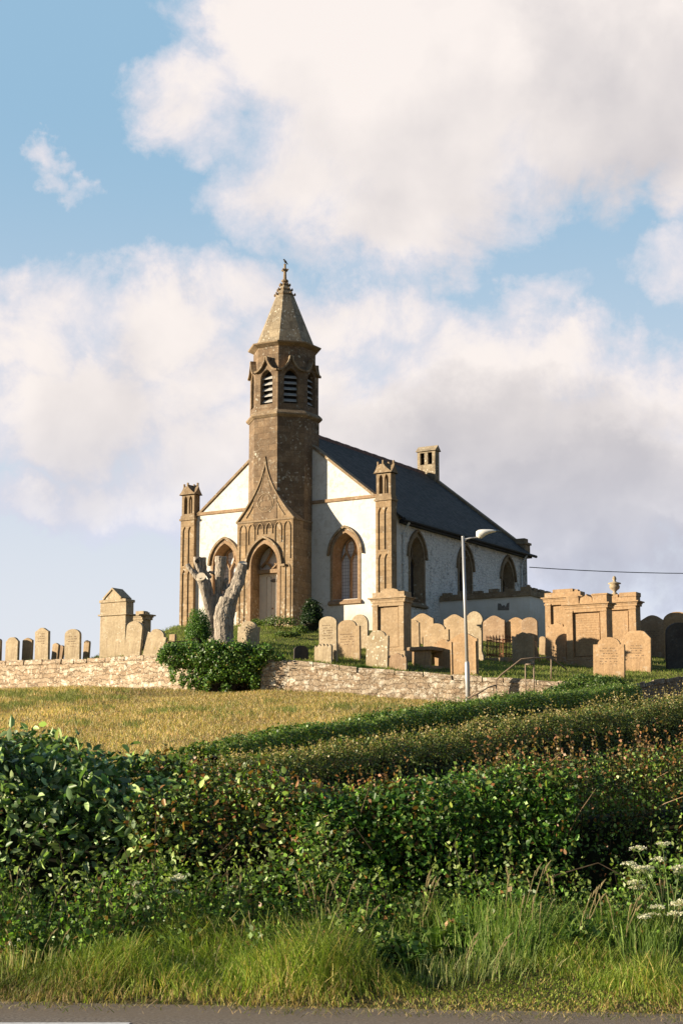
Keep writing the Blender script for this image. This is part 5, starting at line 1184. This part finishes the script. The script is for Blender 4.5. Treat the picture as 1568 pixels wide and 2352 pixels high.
for (lab_, x_, y_, Y_, n_, h_, sp_) in (('wispy grass clump in front of the brambles, far left', 60, 2150, 13.25, 200, .42, .12), ('wispy grass clump below the pale-leaved bush', 255, 2150, 13.2, 220, .46, .09),
    ('narrow grass clump in front of the bramble bush', 545, 2150, 13.3, 180, .50, .07), ('leaning grass clump below the left end of the beech bush', 770, 2160, 13.15, 220, .44, .10),
    ('pale upright grass clump below the middle of the beech bush', 960, 2150, 13.2, 220, .50, .09), ('bright fan of grass right of the tallest clump', 1275, 2170, 13.1, 300, .46, .13), ('grass clump at the right edge under the cow parsley', 1530, 2190, 12.9, 300, .42, .14)):
    clump(lab_, x_, y_, Y_, n_, h_, sp_, (.22, .29, .08), [((.36, .42, .13), .3), ((.46, .40, .18), .12)], random.uniform(-.05, .15))
clump('soft grass clump near the road, centre', 850, 2260, 12.9, 520, .34, .24, (0.182, 0.266, 0.065), G2, .08)
def dock(label, px_, py_, Y_, n, L_, seed, col=(.17, .27, .07)):
    g = np.random.default_rng(seed); q = at(px_, py_, Y_); g0 = oz(q.x, Y_); root = empty('broadleaf_weed', (q.x, Y_, g0)); tag(root, label, 'weed', 'broad-leaved weeds on the verge')
    a = g.uniform(0, 6.28, n); b = g.uniform(.25, 1.2, n); V = []; lo = []; tot = []; k = 0; cols = colours(n, col, .3, [((.28, .36, .14), .3)])
    for i in range(n):
        d = np.array([cos(a[i]), sin(a[i]) * .7, 0]); l = L_ * g.uniform(.6, 1.1); w_ = l * .17; side = np.array([-sin(a[i]), cos(a[i]), 0.1]); o_ = d * .02
        P_ = [o_, o_ + d * l * .3 * cos(b[i]) + [0, 0, l * .4 * sin(b[i]) + .02], o_ + d * l * .65 * cos(b[i]) + [0, 0, l * .7 * sin(b[i])], o_ + d * l * cos(b[i] * .6) + [0, 0, l * .72 * sin(b[i])]]
        ws = [.15, 1, .85, .0]; base = len(V)
        for p_, w2 in zip(P_, ws): V += [p_ + side * w_ * w2 + [0, 0, w_ * .25 * w2], p_, p_ - side * w_ * w2 + [0, 0, w_ * .25 * w2]]
        for j in range(3):
            for e in (0, 1): lo += [base + 3 * j + e, base + 3 * j + e + 1, base + 3 * j + e + 4, base + 3 * j + e + 3]; tot.append(4)
    npmesh('leaves', np.array(V), np.array(lo), np.array(tot), M_LEAF, root, np.repeat(cols, 12, 0)); return root
dock('dock with broad pale leaves low on the verge, centre right', 1000, 2240, 12.9, 26, .30, 1)
dock('large-leaved dock beside the tallest grass clump', 1215, 2130, 13.4, 18, .38, 2)
dock('small dandelion-like weed near the road at far left', 150, 2240, 12.6, 18, .17, 3)
dock('leafy weed near the road below the beech bush', 930, 2270, 12.5, 20, .20, 4)
dock('weed with drooping leaves left of the yellowish grass clump', 320, 2180, 13.2, 24, .24, 5)
dock('leafy weed in the middle of the left verge', 640, 2215, 12.9, 22, .22, 6)
# dry cut grass lying at the road edge
n = 14000; X, Y = scatter(n, -6.6, 6.6, 10.4, 12.5); Ye = Y + .13 * np.clip(X, -4, 4) + .6; k_ = rng.random(n) < sst(11.6, 12.0, Ye + .1 * nC(P3(X, Y))) * (1 - sst(12.1, 12.6, Ye)); X, Y = X[k_], Y[k_]; n = len(X); P = np.c_[X, Y, np.maximum(outer(X, Y), 0) + .005]
aa = rng.uniform(0, 6.28, n); d = np.c_[np.cos(aa), np.sin(aa) * .6, np.zeros(n)] * 2.2
tag(blades('cut_grass', P, rng.uniform(.015, .045, n), rng.uniform(.005, .010, n), colours(n, (.32, .25, .13), .35, [((.16, .17, .06), .3)]), .5, 'stuff', d), 'dry cut grass lying along the edge of the road', 'grass', None, 'stuff')
# golden field
n = 200000; u = rng.random(n); Y = 24 + 33 * u ** .9; X = rng.uniform(-.33, .17, n) * Y; k_ = Y < wl(X) - .12; X, Y = X[k_], Y[k_]; n = len(X); P = np.c_[X, Y, outer(X, Y) - .01]
f1 = nB(P3(X, Y)) + .6 * nC(P3(X, Y)); c = colours(n, (.56, .405, .165), .3, [((.38, .28, .12), .28), ((.62, .50, .28), .25)]); c *= (1 + .16 * nA(P3(X * 3, Y)))[:, None].clip(.6, 1.4)
gr = (f1 > 1.15) | (rng.random(n) < .08 + .35 * sst(1.6, .0, wl(X) - Y)); c[gr] = colours(int(gr.sum()), (.26, .27, .09), .3)
tag(blades('dry_field_grass', P, rng.uniform(.05, .13, n) * (1 + .35 * f1.clip(-1, 1.6)), rng.uniform(.012, .024, n), c, .8), 'golden dry grass on the slope below the churchyard wall', 'grass', None, 'stuff')
# greener strip beside the lane hedge
n = 26000; t_ = rng.random(n); l0 = np.array(la[0]); l1 = np.array(la[-1]); C_ = l0 + (l1 - l0) * t_[:, None]; X = C_[:, 0] - .8 - np.abs(rng.normal(0, .7, n)); Y = C_[:, 1] + rng.uniform(-.2, .9, n); k_ = Y < wl(X) - .1; X, Y = X[k_], Y[k_]; n = len(X); P = np.c_[X, Y, outer(X, Y)]
tag(blades('lane_edge_grass', P, rng.uniform(.08, .24, n), rng.uniform(.012, .025, n), colours(n, (.17, .20, .05), .3, [((.10, .15, .035), .35), ((.34, .28, .10), .2)]), .7), 'longer green grass beside the dark lane hedge', 'grass', None, 'stuff')
# churchyard turf
n = 90000; X = rng.uniform(-13, 15, n); Y = wl(X) + .35 + rng.random(n) ** 1.3 * 17; P = np.c_[X, Y, yard(X, Y) - .01]; f1 = nB(P3(X, Y)) + .6 * nC(P3(X, Y))
c = colours(n, (.19, .24, .05), .3, [((.29, .32, .08), .3), ((.38, .33, .14), .12)]); tag(blades('churchyard_grass', P, rng.uniform(.04, .12, n) * (1 + .4 * f1.clip(-1, 2)), rng.uniform(.012, .022, n), c, .8), 'mown green churchyard grass around the headstones', 'grass', None, 'stuff')
# hummock of long grass behind the wall
q = at(828, 1522, 50.0); n = 1800; a = rng.uniform(0, 6.28, n); rr_ = np.sqrt(rng.random(n)) * .42; P = np.c_[rr_ * np.cos(a), rr_ * np.sin(a) * .5, np.zeros(n)]
root = empty('grass_tussock', (q.x, 50.0, yz(q.x, 50.0) - .02)); tag(root, 'rounded green grass tussock on top of the wall left of the lichened headstone', 'grass clump'); blades('blades', P, .32 * rng.uniform(.5, 1.1, n) * (1 - rr_ * 1.2), rng.uniform(.01, .02, n), colours(n, (.06, .12, .025), .3), .6, None, np.c_[P[:, 0] * .8, P[:, 1], np.zeros(n)], root)

for k, (x_, Y_) in enumerate(((60, 12.95), (240, 12.75), (430, 12.9), (610, 12.7), (800, 12.95), (905, 12.6), (1060, 12.85), (1330, 12.75), (1450, 12.95))):
    q = at(x_, 2200, Y_); where = ['below the far left end of the pale-leaved bush', 'below the middle of the pale-leaved bush', 'in front of the yellowish grass clump', 'midway between the left docks and the beech bush', 'below the left part of the beech bush', 'nearest the road, left of the drooping grass clump', 'left of the tallest grass clump', 'right of the bright fan of grass', 'at the foot of the cow parsley'][k]
    bush('nettle_patch', 'ragged nettle and bramble patch ' + where, (q.x, Y_, oz(q.x, Y_) + .10), (random.uniform(.14, .3), .12, random.uniform(.12, .2)), 420, .055, (.09, .16, .03), [((.22, .32, .07), .3), ((.30, .18, .07), .06)], cat='weeds', group='nettle patches on the verge', core=False, spread=1.0, shell=.1)

# cow parsley
plain('green_stem', (.12, .17, .05), .8)
def parsley(label, px_, ptop, Y_, spread, nu, seed):
    g = random.Random(seed); q = at(px_, ptop, Y_); g0 = oz(q.x, Y_); Ht = q.z - g0; root = empty('cow_parsley', (q.x, Y_, g0)); tag(root, label, 'wild flower', 'cow parsley plants on the verge')
    m = MB(); PP = []
    for s in range(nu):
        h_ = Ht * g.uniform(.70, 1.0); x = g.gauss(0, spread); y = g.gauss(0, spread * .4); m.tube([(x * .1, 0, 0), (x * .4, y * .4, h_ * .55), (x, y, h_ - .03)], [.007, .005, .003], 5)
        for k in range(13):
            a = g.uniform(0, 6.28); r_ = g.uniform(.012, .062); c_ = Vector((x + r_ * cos(a), y + r_ * sin(a), h_ + .012 * cos(r_ * 30))); m.tube([(x, y, h_ - .03), c_], .0015, 3)
            for z in range(16): PP.append((c_.x + g.gauss(0, .008), c_.y + g.gauss(0, .008), c_.z + g.gauss(0, .004)))
    m.build('stem', MATS['green_stem'], root); PP = np.array(PP); n = len(PP)
    leaf_mesh('umbels', PP, rng.normal(size=(n, 3)) * .5 + [0, -.3, 1], .012, .5, colours(n, (.72, .68, .55), .1), M_PETAL, root)
parsley('cow parsley with white umbels at the right edge of the verge', 1535, 1935, 12.9, .15, 13, 1)
parsley('lower cow parsley just inside the right edge', 1550, 2070, 12.7, .12, 10, 2)
parsley('single small cow parsley left of the tall right one', 1472, 1985, 12.95, .08, 5, 3)
parsley('faded cow parsley among the brambles at left', 365, 2010, 13.1, .16, 6, 4)
